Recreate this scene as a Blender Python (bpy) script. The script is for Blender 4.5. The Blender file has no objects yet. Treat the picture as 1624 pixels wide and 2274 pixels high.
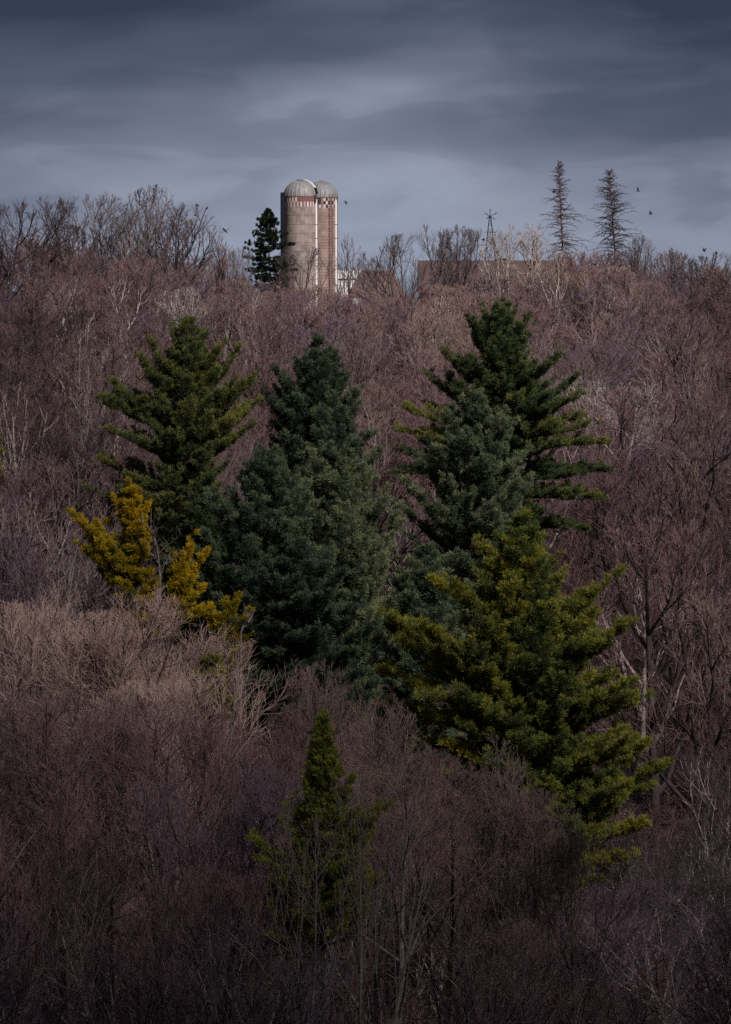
import bpy, bmesh, math, random
import numpy as np
from mathutils import Vector, Matrix

random.seed(7)
rng = np.random.default_rng(11)
D = bpy.data
SC = bpy.context.scene
COL = SC.collection
R = math.radians

# ------------------------------------------------------------------ camera
F = 8257.0                       # focal length in units of the 1624 x 2274 picture
CX, CY, HOR = 812.0, 1137.0, 500.0
PITCH = math.atan((CY - HOR) / F)
cam_d = D.cameras.new('camera')
cam_d.sensor_fit = 'HORIZONTAL'
cam_d.sensor_width = 24.0
cam_d.lens = 24.0 * F / 1624.0
cam_d.clip_start = 1.0
cam_d.clip_end = 9000.0
cam = D.objects.new('camera', cam_d)
COL.objects.link(cam)
cam.rotation_euler = (R(90) - PITCH, 0, 0)
SC.camera = cam

# ------------------------------------------------------------------ sun, sky, exposure
SUN_EL, SUN_AZ = 36.0, 34.0      # azimuth: degrees to the right of straight behind the camera
sd = Vector((math.sin(R(SUN_AZ)) * math.cos(R(SUN_EL)), -math.cos(R(SUN_AZ)) * math.cos(R(SUN_EL)), math.sin(R(SUN_EL))))
sl = D.lights.new('sun', 'SUN')
sl.energy = 4.2
sl.angle = R(7)
sl.color = (1.0, 0.93, 0.89)
so = D.objects.new('sun', sl)
COL.objects.link(so)
so.rotation_euler = sd.to_track_quat('Z', 'Y').to_euler()

SC.view_settings.view_transform = 'Standard'
SC.view_settings.look = 'None'
SC.view_settings.exposure = 0.0
SC.view_settings.gamma = 1.0
SC.cycles.max_bounces = 4
SC.cycles.diffuse_bounces = 2
SC.cycles.glossy_bounces = 1
SC.cycles.transparent_max_bounces = 4
SC.cycles.volume_bounces = 0
SC.cycles.sample_clamp_direct = 3.0
SC.cycles.sample_clamp_indirect = 1.0
SC.cycles.use_denoising = False
SC.cycles.caustics_reflective = False
SC.cycles.caustics_refractive = False
SC.render.film_transparent = False

world = D.worlds.new('World')
SC.world = world
world.use_nodes = True
NT = world.node_tree
NT.nodes.clear()


class NB:
    """tiny node builder"""
    def __init__(s, nt): s.nt = nt
    def n(s, t, ins=None, **kw):
        nd = s.nt.nodes.new(t)
        for k, v in kw.items(): setattr(nd, k, v)
        for k, v in (ins or {}).items():
            if isinstance(v, bpy.types.NodeSocket): s.nt.links.new(v, nd.inputs[k])
            else: nd.inputs[k].default_value = v
        return nd
    def m(s, op, a, b=0.0, c=0.0, clamp=False):
        return s.n('ShaderNodeMath', {0: a, 1: b, 2: c}, operation=op, use_clamp=clamp).outputs[0]
    def ramp(s, fac, stops, interp='LINEAR'):
        nd = s.n('ShaderNodeValToRGB', {0: fac})
        cr = nd.color_ramp
        cr.interpolation = interp
        cr.elements[0].position, cr.elements[1].position = stops[0][0], stops[-1][0]
        for p, c in stops[1:-1]: cr.elements.new(p)
        for e, (p, c) in zip(cr.elements, stops):
            e.color = (*c, 1) if len(c) == 3 else c
        return nd.outputs[0]
    def mix(s, f, a, b, mode='MIX'):
        nd = s.nt.nodes.new('ShaderNodeMix')
        nd.data_type = 'RGBA'
        nd.blend_type = mode
        for k, v in ((0, f), (6, a), (7, b)):
            if isinstance(v, bpy.types.NodeSocket): s.nt.links.new(v, nd.inputs[k])
            else: nd.inputs[k].default_value = v if k == 0 else (*v, 1)
        return nd.outputs[2]
    def noise(s, vec, scale, detail=3.0, rough=0.5, **kw):
        return s.n('ShaderNodeTexNoise', {'Vector': vec, 'Scale': scale, 'Detail': detail, 'Roughness': rough}, **kw).outputs[0]


w = NB(NT)
tc = w.n('ShaderNodeTexCoord').outputs['Generated']
sep = w.n('ShaderNodeSeparateXYZ', {0: tc})
az = w.m('ARCTAN2', sep.outputs[0], sep.outputs[1])          # 0 straight ahead, + right
el = w.m('ARCSINE', sep.outputs[2])
sky = w.n('ShaderNodeTexSky', sky_type='NISHITA', sun_disc=False, sun_elevation=R(SUN_EL),
          sun_rotation=R(180 - SUN_AZ), air_density=1.2, dust_density=1.5, ozone_density=1.0)
NT.links.new(w.n('ShaderNodeCombineXYZ', {0: sep.outputs[0], 1: sep.outputs[1], 2: w.m('MAXIMUM', sep.outputs[2], 0.012)}).outputs[0], sky.inputs[0])
skyc = w.mix(1.0, sky.outputs[0], (0.40, 0.50, 0.74), 'MULTIPLY')
# cloud deck: long flat banks, seen edge on near the horizon, in slight tilt
tilt = w.m('ADD', el, w.m('MULTIPLY', az, -0.045))
cv = w.n('ShaderNodeCombineXYZ', {0: w.m('MULTIPLY', az, 10.5), 1: w.m('MULTIPLY', tilt, 38.0), 2: 57.7})
cv2 = w.n('ShaderNodeCombineXYZ', {0: w.m('MULTIPLY', az, 34.0), 1: w.m('MULTIPLY', tilt, 100.0), 2: 9.1})
n1 = w.n('ShaderNodeTexNoise', {'Vector': cv.outputs[0], 'Scale': 1.0, 'Detail': 3.0, 'Roughness': 0.5, 'Distortion': 0.25}).outputs[0]
n2 = w.n('ShaderNodeTexNoise', {'Vector': cv2.outputs[0], 'Scale': 1.0, 'Detail': 5.0, 'Roughness': 0.55, 'Distortion': 0.4}).outputs[0]
cv3 = w.n('ShaderNodeCombineXYZ', {0: w.m('MULTIPLY', az, 15.0), 1: w.m('MULTIPLY', tilt, 52.0), 2: 4.4})
n3 = w.n('ShaderNodeTexNoise', {'Vector': cv3.outputs[0], 'Scale': 1.0, 'Detail': 4.0, 'Roughness': 0.5, 'Distortion': 0.5}).outputs[0]
edge = w.n('ShaderNodeMapRange', {0: n3, 1: 0.46, 2: 0.56, 3: -0.032, 4: 0.042}, interpolation_type='SMOOTHSTEP').outputs[0]
nn = w.m('ADD', w.m('MULTIPLY', n1, 0.90), w.m('MULTIPLY', n2, 0.10))
# thickness of the deck grows with elevation and away from the bright gap ahead
gap = w.m('MULTIPLY', w.m('ABSOLUTE', w.m('SUBTRACT', az, 0.012)), 2.2)
thick = w.m('ADD', w.m('ADD', w.m('MULTIPLY', el, 11.3), gap), w.m('ADD', edge, w.m('MULTIPLY', w.m('SUBTRACT', nn, 0.5), 0.92)))
# cloud radiance before the background strength of 0.1
cl = w.ramp(thick, [(0.0, (3.1, 3.6, 4.75)), (0.13, (2.8, 3.1, 4.0)), (0.34, (1.75, 2.0, 2.75)), (0.58, (0.90, 1.08, 1.62)), (0.92, (0.36, 0.48, 0.82))])
# overhead the deck is an ordinary grey overcast
up = w.m('SMOOTH_MIN', w.m('MULTIPLY', w.m('SUBTRACT', el, 0.12), 2.0), 1.0, 0.1)
up = w.m('MAXIMUM', up, 0.0)
cl = w.mix(up, cl, (0.65, 0.70, 0.92))
cover = w.m('MULTIPLY', w.m('ADD', w.m('MULTIPLY', thick, 3.0), 0.80), 1.0, clamp=True)
colr = w.mix(cover, skyc, cl)
bg = w.n('ShaderNodeBackground', {0: colr, 1: 0.1})
out = w.n('ShaderNodeOutputWorld')
NT.links.new(bg.outputs[0], out.inputs[0])

# ------------------------------------------------------------------ shade blockers, out of view
# added cumulus-shaped blockers, out of view, to darken the near valley and the flanks
m_cl = D.materials.new('shade_blocker')
m_cl.use_nodes = True
m_cl.node_tree.nodes['Principled BSDF'].inputs['Base Color'].default_value = (0.82, 0.83, 0.86, 1)
m_cl.node_tree.nodes['Principled BSDF'].inputs['Roughness'].default_value = 1.0


def shade_blocker(gx, gy, rx, ry, rot, alt=330.0, seed=0):
    """a lumpy cumulus shape, out of view, added to shade the floor round (gx, gy)"""
    rs = np.random.default_rng(seed)
    bm = bmesh.new()
    bmesh.ops.create_icosphere(bm, subdivisions=5, radius=1.0)
    ph = rs.uniform(0, 6.28, (9, 3)); fr = rs.uniform(1.5, 7.5, (9, 3))
    for v in bm.verts:
        q = v.co
        d = sum(math.sin(q.x * fr[i][0] + ph[i][0]) * math.sin(q.y * fr[i][1] + ph[i][1]) * math.sin(q.z * fr[i][2] + ph[i][2]) / (1 + i * .25) for i in range(9))
        v.co = q * (1 + .13 * d)
        v.co.x *= rx; v.co.y *= ry; v.co.z *= 26 if q.z > 0 else 10
    me = D.meshes.new('shade_blocker'); bm.to_mesh(me); bm.free()
    me.materials.append(m_cl)
    me.polygons.foreach_set('use_smooth', np.ones(len(me.polygons), bool))
    o_ = D.objects.new('shade_blocker', me)
    COL.objects.link(o_)
    t = (alt + 30) / sd.z
    o_.location = (gx + sd.x * t, gy + sd.y * t, alt)
    o_.rotation_euler = (0, 0, R(rot))
    o_['kind'] = 'structure'


shade_blocker(0, 59, 110, 92, 0, alt=255.0, seed=1)          # near valley
shade_blocker(53, 255, 26, 185, -5.5, seed=2)      # right flank
shade_blocker(-45, 290, 16, 140, 7, seed=3)      # left flank

# ------------------------------------------------------------------ projection helpers
CA, SA = math.cos(PITCH), math.sin(PITCH)


def at(px, py, Y):
    u, v = (px - CX) / F, (CY - py) / F
    d = Vector((u, v * SA + CA, v * CA - SA))
    return d * (Y / d.y)


def proj(p):
    f = p[1] * CA - p[2] * SA
    v = p[1] * SA + p[2] * CA
    return CX + p[0] / f * F, CY - v / f * F


# ------------------------------------------------------------------ terrain
GY = [-400, -30, 0, 40, 80, 120, 200, 240, 300, 360, 400, 440, 650, 800, 1500, 4000, 8000]
GZ = [6, -1, -1.8, -16, -33, -41, -42, -40.5, -31, -22.5, -18.5, -17, -14.6, -20, -60, -190, -420]


def smooth(a, b, x):
    t = np.clip((x - a) / (b - a), 0, 1)
    return t * t * (3 - 2 * t)


def ground(x, y):
    x = np.asarray(x, float); y = np.asarray(y, float)
    z = (np.interp(y - 8, GY, GZ) + np.interp(y, GY, GZ) + np.interp(y + 8, GY, GZ)) / 3
    lift = smooth(250, 400, y) * (1 - smooth(700, 1100, y))
    z = z + lift * 3.0 * smooth(-8, -40, x) + lift * 1.2 * smooth(20, 45, x)
    return z + 0.35 * np.sin(x * 0.21 + y * 0.05) * np.cos(y * 0.17) * smooth(30, 60, y)


# ------------------------------------------------------------------ materials
def mat(name):
    m = D.materials.new(name)
    m.use_nodes = True
    m.node_tree.nodes.clear()
    b = NB(m.node_tree)
    o = b.n('ShaderNodeOutputMaterial')
    return m, b, o


def finish(m, b, o, color, rough=0.85, bump=None, metallic=0.0, spec=0.2):
    p = b.n('ShaderNodeBsdfPrincipled')
    for k, v in (('Base Color', color), ('Roughness', rough), ('Metallic', metallic), ('Specular IOR Level', spec)):
        if isinstance(v, bpy.types.NodeSocket): b.nt.links.new(v, p.inputs[k])
        elif k == 'Base Color': p.inputs[k].default_value = (*v, 1)
        else: p.inputs[k].default_value = v
    if bump is not None:
        bn = b.n('ShaderNodeBump', {'Height': bump, 'Strength': 0.5, 'Distance': 0.05})
        b.nt.links.new(bn.outputs[0], p.inputs['Normal'])
    b.nt.links.new(p.outputs[0], o.inputs[0])
    return m


def bark_mat(name, c0, c1, scale=0.35, speck=None):
    """bark / twig colour: varies tree by tree, and in broad patches over a tree"""
    m, b, o = mat(name)
    oi = b.n('ShaderNodeObjectInfo')
    geo = b.n('ShaderNodeNewGeometry')
    nz = b.noise(geo.outputs['Position'], scale, 3.0, 0.6)
    f = b.m('ADD', b.m('MULTIPLY', oi.outputs['Random'], 0.55), b.m('MULTIPLY', b.m('SUBTRACT', nz, 0.3), 0.9), clamp=True)
    c = b.mix(f, c0, c1)
    nz2 = b.noise(geo.outputs['Position'], 6.0, 2.0, 0.6)
    c = b.mix(b.m('MULTIPLY', b.m('SUBTRACT', nz2, 0.50, clamp=True), 2.0, clamp=True), c, tuple(min(1, x * 1.7 + .02) for x in c1))
    if speck:
        nz3 = b.noise(geo.outputs['Position'], 2.2, 3.0, 0.7)
        c = b.mix(b.m('GREATER_THAN', nz3, 0.56), c, speck)
    return finish(m, b, o, c, 0.9, spec=0.1)


def foliage_mat(name, deep, mid, tip):
    """needles: tone attribute runs from young deep green to yellowing"""
    m, b, o = mat(name)
    at_ = b.n('ShaderNodeAttribute', attribute_name='tone')
    geo = b.n('ShaderNodeNewGeometry')
    nz = b.noise(geo.outputs['Position'], 0.55, 3.0, 0.6)
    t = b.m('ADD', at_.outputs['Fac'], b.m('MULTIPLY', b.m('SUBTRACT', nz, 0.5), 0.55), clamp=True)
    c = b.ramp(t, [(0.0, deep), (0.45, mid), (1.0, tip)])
    p = b.n('ShaderNodeBsdfPrincipled', {'Base Color': c, 'Roughness': 0.6, 'Specular IOR Level': 0.25})
    tr = b.n('ShaderNodeBsdfTranslucent', {0: c})
    mx = b.n('ShaderNodeMixShader', {0: 0.22, 1: p.outputs[0], 2: tr.outputs[0]})
    b.nt.links.new(mx.outputs[0], o.inputs[0])
    return m


def plain(name, c, rough=0.8, var=0.25, scale=1.5, metallic=0.0, spec=0.2):
    m, b, o = mat(name)
    geo = b.n('ShaderNodeNewGeometry')
    nz = b.noise(geo.outputs['Position'], scale, 4.0, 0.6)
    cc = b.mix(nz, tuple(x * (1 - var) for x in c), tuple(min(1, x * (1 + var)) for x in c))
    return finish(m, b, o, cc, rough, metallic=metallic, spec=spec)


TONES = {
    'grey brown': bark_mat('twigs_grey_brown', (0.155, 0.098, 0.098), (0.33, 0.220, 0.218)),
    'reddish brown': bark_mat('twigs_reddish_brown', (0.17, 0.094, 0.102), (0.34, 0.205, 0.212)),
    'purplish': bark_mat('twigs_purplish', (0.13, 0.090, 0.118), (0.27, 0.190, 0.240)),
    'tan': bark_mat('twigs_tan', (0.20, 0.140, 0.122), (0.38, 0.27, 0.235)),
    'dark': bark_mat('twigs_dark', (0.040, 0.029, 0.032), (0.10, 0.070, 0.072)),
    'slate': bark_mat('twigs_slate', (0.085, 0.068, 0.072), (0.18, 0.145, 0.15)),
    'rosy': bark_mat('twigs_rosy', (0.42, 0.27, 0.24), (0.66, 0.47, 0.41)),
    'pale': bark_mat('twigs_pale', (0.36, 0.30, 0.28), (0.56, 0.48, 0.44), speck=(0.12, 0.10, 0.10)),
}
M_BARK = bark_mat('bark_dark', (0.045, 0.033, 0.034), (0.12, 0.085, 0.085), scale=0.8)
M_BARKG = bark_mat('bark_grey', (0.10, 0.08, 0.08), (0.30, 0.25, 0.24), scale=1.2)
M_PINEBARK = bark_mat('bark_pine', (0.035, 0.028, 0.025), (0.09, 0.07, 0.06), scale=0.8)
M_SNAG = bark_mat('bark_snag', (0.09, 0.075, 0.07), (0.30, 0.26, 0.245), scale=1.6)
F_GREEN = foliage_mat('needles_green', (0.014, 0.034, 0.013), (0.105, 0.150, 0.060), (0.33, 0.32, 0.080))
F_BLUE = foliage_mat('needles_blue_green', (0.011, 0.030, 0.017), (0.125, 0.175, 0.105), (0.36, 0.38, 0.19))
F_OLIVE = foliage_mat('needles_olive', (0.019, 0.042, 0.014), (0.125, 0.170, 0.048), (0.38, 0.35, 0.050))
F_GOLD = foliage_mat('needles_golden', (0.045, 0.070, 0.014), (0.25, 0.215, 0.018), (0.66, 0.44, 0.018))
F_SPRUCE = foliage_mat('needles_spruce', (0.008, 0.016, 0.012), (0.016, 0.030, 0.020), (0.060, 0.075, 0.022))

m, b, o = mat('leaf_litter')
geo = b.n('ShaderNodeNewGeometry')
nz = b.noise(geo.outputs['Position'], 0.25, 6.0, 0.65)
nz2 = b.noise(geo.outputs['Position'], 5.0, 4.0, 0.7)
c = b.mix(nz, (0.035, 0.024, 0.022), (0.10, 0.068, 0.055))
c = b.mix(b.m('MULTIPLY', nz2, 0.5), c, (0.13, 0.085, 0.065))
M_LITTER = finish(m, b, o, c, 0.95, nz2, spec=0.05)


# ------------------------------------------------------------------ object helpers
def mesh_np(name, verts, loops, sizes, material=None, tone=None, uv=None, smooth_=False):
    me = D.meshes.new(name)
    nv, nl, nf = len(verts), len(loops), len(sizes)
    me.vertices.add(nv); me.loops.add(nl); me.polygons.add(nf)
    me.vertices.foreach_set('co', np.asarray(verts, np.float32).ravel())
    me.loops.foreach_set('vertex_index', np.asarray(loops, np.int32))
    st = np.zeros(nf, np.int32); st[1:] = np.cumsum(sizes)[:-1]
    me.polygons.foreach_set('loop_start', st)
    if tone is not None:
        a = me.attributes.new('tone', 'FLOAT', 'POINT')
        a.data.foreach_set('value', np.asarray(tone, np.float32))
    me.update(calc_edges=True)
    if material: me.materials.append(material)
    if smooth_: me.polygons.foreach_set('use_smooth', np.ones(nf, bool))
    return me


def link(name, data, parent=None, loc=None):
    o_ = D.objects.new(name, data)
    COL.objects.link(o_)
    if parent: o_.parent = parent
    if loc is not None: o_.location = loc
    return o_


def tag(o_, label=None, cat=None, group=None, kind=None):
    if label: o_['label'] = label
    if cat: o_['category'] = cat
    if group: o_['group'] = group
    if kind: o_['kind'] = kind
    return o_


def tubes(segs, sides=3):
    """segs: array (n, 8) p0 r0 p1 r1 -> verts, loops, sizes (open prisms)"""
    s = np.asarray(segs, float)
    p0, r0, p1, r1 = s[:, 0:3], s[:, 3], s[:, 4:7], s[:, 7]
    d = p1 - p0
    d /= np.maximum(np.linalg.norm(d, axis=1, keepdims=True), 1e-9)
    ref = np.where(np.abs(d[:, 2:3]) > 0.9, np.array([[1.0, 0, 0]]), np.array([[0, 0, 1.0]]))
    a = np.cross(d, ref); a /= np.maximum(np.linalg.norm(a, axis=1, keepdims=True), 1e-9)
    b_ = np.cross(d, a)
    n = len(s)
    V = np.empty((n, 2 * sides, 3))
    for k in range(sides):
        t = 2 * math.pi * k / sides
        o_ = a * math.cos(t) + b_ * math.sin(t)
        V[:, k] = p0 + o_ * r0[:, None]
        V[:, sides + k] = p1 + o_ * r1[:, None]
    base = (np.arange(n) * 2 * sides)[:, None]
    L = np.empty((n, sides, 4), np.int64)
    for k in range(sides):
        k2 = (k + 1) % sides
        L[:, k] = base + np.array([[k, k2, sides + k2, sides + k]])
    return V.reshape(-1, 3), L.ravel(), np.full(n * sides, 4)


def tube_mesh(name, segs, sides=3, material=None):
    v, l, s = tubes(segs, sides)
    return mesh_np(name, v, l, s, material)


def unit(v):
    return v / max(np.linalg.norm(v), 1e-9)


def perp(d, ang, az_, rs):
    """direction at angle ang from d, azimuth az_ around it"""
    ref = np.array([0, 0, 1.0]) if abs(d[2]) < 0.9 else np.array([1.0, 0, 0])
    a = unit(np.cross(d, ref)); b_ = np.cross(d, a)
    return unit(d * math.cos(ang) + (a * math.cos(az_) + b_ * math.sin(az_)) * math.sin(ang))


# ------------------------------------------------------------------ bare hardwood prototypes (unit height 1.0)
FORMS = {
    # n limbs, limb angle, first limb height, droop/up, leader split, density
    'spreading': dict(nl=9, ang=(38, 62), start=0.28, up=0.16, lratio=0.55, split=0.55, n2=7, n3=7, n4=5, wob=0.16),
    'upright': dict(nl=11, ang=(18, 34), start=0.25, up=0.22, lratio=0.50, split=0.8, n2=6, n3=6, n4=5, wob=0.11),
    'domed': dict(nl=11, ang=(35, 70), start=0.22, up=0.30, lratio=0.56, split=0.5, n2=7, n3=7, n4=6, wob=0.14),
    'slender': dict(nl=9, ang=(16, 30), start=0.30, up=0.25, lratio=0.36, split=0.9, n2=5, n3=5, n4=4, wob=0.09),
}


def bare_tree_segs(form, seed, twig=0.00075, density=1.0, limb=1.0):
    P = FORMS[form]
    rs = random.Random(seed)
    A, B, C_ = [], [], []           # trunk and limbs / branches / twigs

    def poly(store, p, d, L, r0, r1, n, up, wob):
        pts = [(p, r0)]
        q, dd = p.copy(), d.copy()
        for i in range(n):
            dd = unit(dd + np.array([rs.gauss(0, wob), rs.gauss(0, wob), rs.gauss(0, wob * .7) + up]))
            q2 = q + dd * (L / n)
            r = r0 + (r1 - r0) * (i + 1) / n
            store.append((*q, pts[-1][1], *q2, r))
            q = q2
            pts.append((q, r))
        return pts, dd

    def sample(pts, t):
        x = t * (len(pts) - 1); i = min(int(x), len(pts) - 2); f = x - i
        p = pts[i][0] * (1 - f) + pts[i + 1][0] * f
        return p, unit(pts[i + 1][0] - pts[i][0]), pts[i][1] * (1 - f) + pts[i + 1][1] * f

    Rd, zc, Hd = {'domed': (.40, .55, .43), 'spreading': (.47, .58, .42), 'upright': (.30, .55, .45), 'slender': (.20, .55, .46)}[form]
    Rd *= rs.uniform(.85, 1.1)

    def fit(p, d, L):
        # limbs stop where they reach the light at the crown's outer surface
        d = unit(d + np.array([0, 0, .22]))
        for _ in range(9):
            q = p + d * L
            if math.sqrt((q[0] ** 2 + q[1] ** 2) / Rd ** 2 + ((q[2] - zc) / Hd) ** 2) < 1.0: break
            L *= .84
        return L

    def kids(pts, L, n, ang, ratio, t0):
        az0 = rs.uniform(0, 6.28)
        for k in range(n):
            t = t0 + (1 - t0) * (k + rs.random()) / n
            p, d, r = sample(pts, t)
            a = R(rs.uniform(*ang))
            yield p, perp(d, a, az0 + k * 2.4 + rs.uniform(-.5, .5), rs), L * ratio * (1.12 - 0.62 * t) * rs.uniform(0.75, 1.2), r, t
    H = 1.0
    lean = unit(np.array([rs.gauss(0, .05), rs.gauss(0, .05), 1.0]))
    tr, _ = poly(A, np.zeros(3), lean, 0.86 * H, 0.016 * limb ** .5, 0.003 * limb, 7, 0.04, 0.05 if form != 'spreading' else 0.09)
    limbs = list(kids(tr, H, int(P['nl']), P['ang'], P['lratio'], P['start']))
    for p, d, L, r, t in limbs:
        L = fit(p, d, L * (1.1 + 0.25 * rs.random()))
        L1, _ = poly(A, p, d, L, min(r * .8, .0115) * limb, 0.0022 * limb, 6, P['up'], P['wob'])
        for p2, d2, l2, r2, t2 in kids(L1, L, max(3, int(P['n2'] * density)), (22, 55), 0.52, 0.22):
            l2 = max(fit(p2, d2, l2 * 1.1), l2 * .3)
            L2, _ = poly(B, p2, d2, l2, min(r2 * .8, .0044 * limb), twig * 1.8, 4, 0.13, P['wob'])
            for p3, d3, l3, r3, t3 in kids(L2, l2, max(3, int(P['n3'] * density)), (20, 50), 0.60, 0.15):
                l3 = max(fit(p3, d3, l3), l3 * .45)
                L3, _ = poly(C_, p3, d3, l3, twig * 1.6, twig, 3, 0.14, P['wob'])
                for p4, d4, l4, r4, t4 in kids(L3, l3, max(2, int(P['n4'] * density)), (20, 45), 0.62, 0.15):
                    q = p4 + d4 * l4 * .5
                    dd = unit(d4 + np.array([0, 0, .25]))
                    C_.append((*p4, twig, *q, twig * .8)); C_.append((*q, twig * .8, *(q + dd * l4 * .5), twig * .45))
    A, B, C_ = (np.array(z, float) for z in (A, B, C_))
    top = np.percentile(C_[:, 6], 97.0)
    for z in (A, B, C_):
        z /= top
    return A, B, C_


PROTO = []      # (form, trunk mesh, crown mesh, merged mesh for woods)
TS = 13.0


def make_proto(form, seed, twig=0.00075, density=1.0, limb=1.0):
    A, B, C_ = bare_tree_segs(form, seed, twig, density, limb)
    vt, lt, st = tubes(A, 5)
    v1, l1, s1 = tubes(B, 3); v2, l2, s2 = tubes(C_, 3)
    tm = mesh_np('trunk_' + form, np.vstack([vt, v1]), np.concatenate([lt, l1 + len(vt)]), np.concatenate([st, s1]), M_BARK)
    cm = mesh_np('crown_' + form, v2, l2, s2, TONES['grey brown'])
    rad = np.percentile(np.hypot(C_[:, 4], C_[:, 5]), 92)
    return dict(form=form, trunk=tm, crown=cm, rad=rad)


for i, (f_, n_) in enumerate((('spreading', 4), ('upright', 3), ('domed', 4), ('slender', 2))):
    for k in range(n_):
        PROTO.append(make_proto(f_, 100 * i + k, 0.00078, .86))

BYFORM = {f_: [p for p in PROTO if p['form'] == f_] for f_ in FORMS}
# the near trees are taller and seen closer: more and finer twigs for their size
NEAR = {f_: [make_proto(f_, 900 + 10 * i + k, 0.00038, 1.22, .62) for k in range(2)] for i, f_ in enumerate(FORMS)}


SPARSE = {f_: [make_proto(f_, 1900 + 10 * i + k, 0.00040, .66, .45) for k in range(2)] for i, f_ in enumerate(FORMS)}


def bare_tree(x, y, H, form, tone, label, rz=None, wid=1.0, name='bare_tree', bark=None, group='bare hardwoods on the wooded slope', which=None, lean=(0, 0), cat='bare tree'):
    src = SPARSE if y < 150 else NEAR if y < 200 else BYFORM
    pr = random.choice(src[form]) if which is None else src[form][which]
    e = link(name, None, loc=(x, y, float(ground(x, y)) - 0.15))
    e.rotation_euler = (lean[0], lean[1], random.uniform(0, 6.28) if rz is None else rz)
    e.scale = (H * wid, H * wid, H)
    tag(e, label, cat, group)
    for nm, me, mt in (('trunk', pr['trunk'], bark or random.choices((M_BARK, M_BARKG, TONES['pale']), (6, 3, 1.1))[0]), ('crown', pr['crown'], TONES[tone])):
        o_ = link(nm, me, e)
        o_.material_slots[0].link = 'OBJECT'
        o_.material_slots[0].material = mt
    return e


# ------------------------------------------------------------------ ground sheet
xs = np.unique(np.concatenate([np.linspace(-4000, -150, 22), np.linspace(-150, 150, 101), np.linspace(150, 4000, 22)]))
ys = np.unique(np.concatenate([np.linspace(-400, 0, 12), np.linspace(0, 700, 141), np.linspace(700, 7900, 40)]))
X, Yg = np.meshgrid(xs, ys)
Z = ground(X, Yg)
gv = np.stack([X, Yg, Z], -1).reshape(-1, 3)
nx, ny = len(xs), len(ys)
ii, jj = np.meshgrid(np.arange(nx - 1), np.arange(ny - 1))
a_ = (jj * nx + ii).ravel()
lo = np.stack([a_, a_ + 1, a_ + 1 + nx, a_ + nx], 1).ravel()
tag(link('ground', mesh_np('ground', gv, lo, np.full(len(a_), 4), M_LITTER, smooth_=True)), kind='structure')


# ------------------------------------------------------------------ pines
def tuft_mesh(name, P, A, S, T, material, nb=8, blade=0.22, width=0.034, spread=0.95):
    """P tuft bases, A axis, S size factor, T tone"""
    n = len(P)
    rnd = rng.normal(size=(n, nb, 3)); rnd /= np.linalg.norm(rnd, axis=2, keepdims=True)
    dirs = A[:, None, :] + rnd * spread
    dirs /= np.linalg.norm(dirs, axis=2, keepdims=True)
    ln = blade * S[:, None] * rng.uniform(0.7, 1.2, (n, nb))
    sd_ = np.cross(dirs, rng.normal(size=(n, nb, 3)))
    sd_ /= np.maximum(np.linalg.norm(sd_, axis=2, keepdims=True), 1e-6)
    w_ = width * S[:, None, None]
    base = P[:, None, :] + rnd * 0.05
    mid = base + dirs * (ln * .45)[..., None]
    tip = base + dirs * ln[..., None]
    V = np.stack([base, mid + sd_ * w_, tip, mid - sd_ * w_], 2)      # n, nb, 4, 3
    tt = (T[:, None, None] + rng.normal(0, .05, (n, nb, 1)) + np.array([[[-.06, 0, .10, 0]]]))
    V = V.reshape(-1, 3)
    return mesh_np(name, V, np.arange(len(V)), np.full(n * nb, 4), material, tone=tt.ravel())


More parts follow.
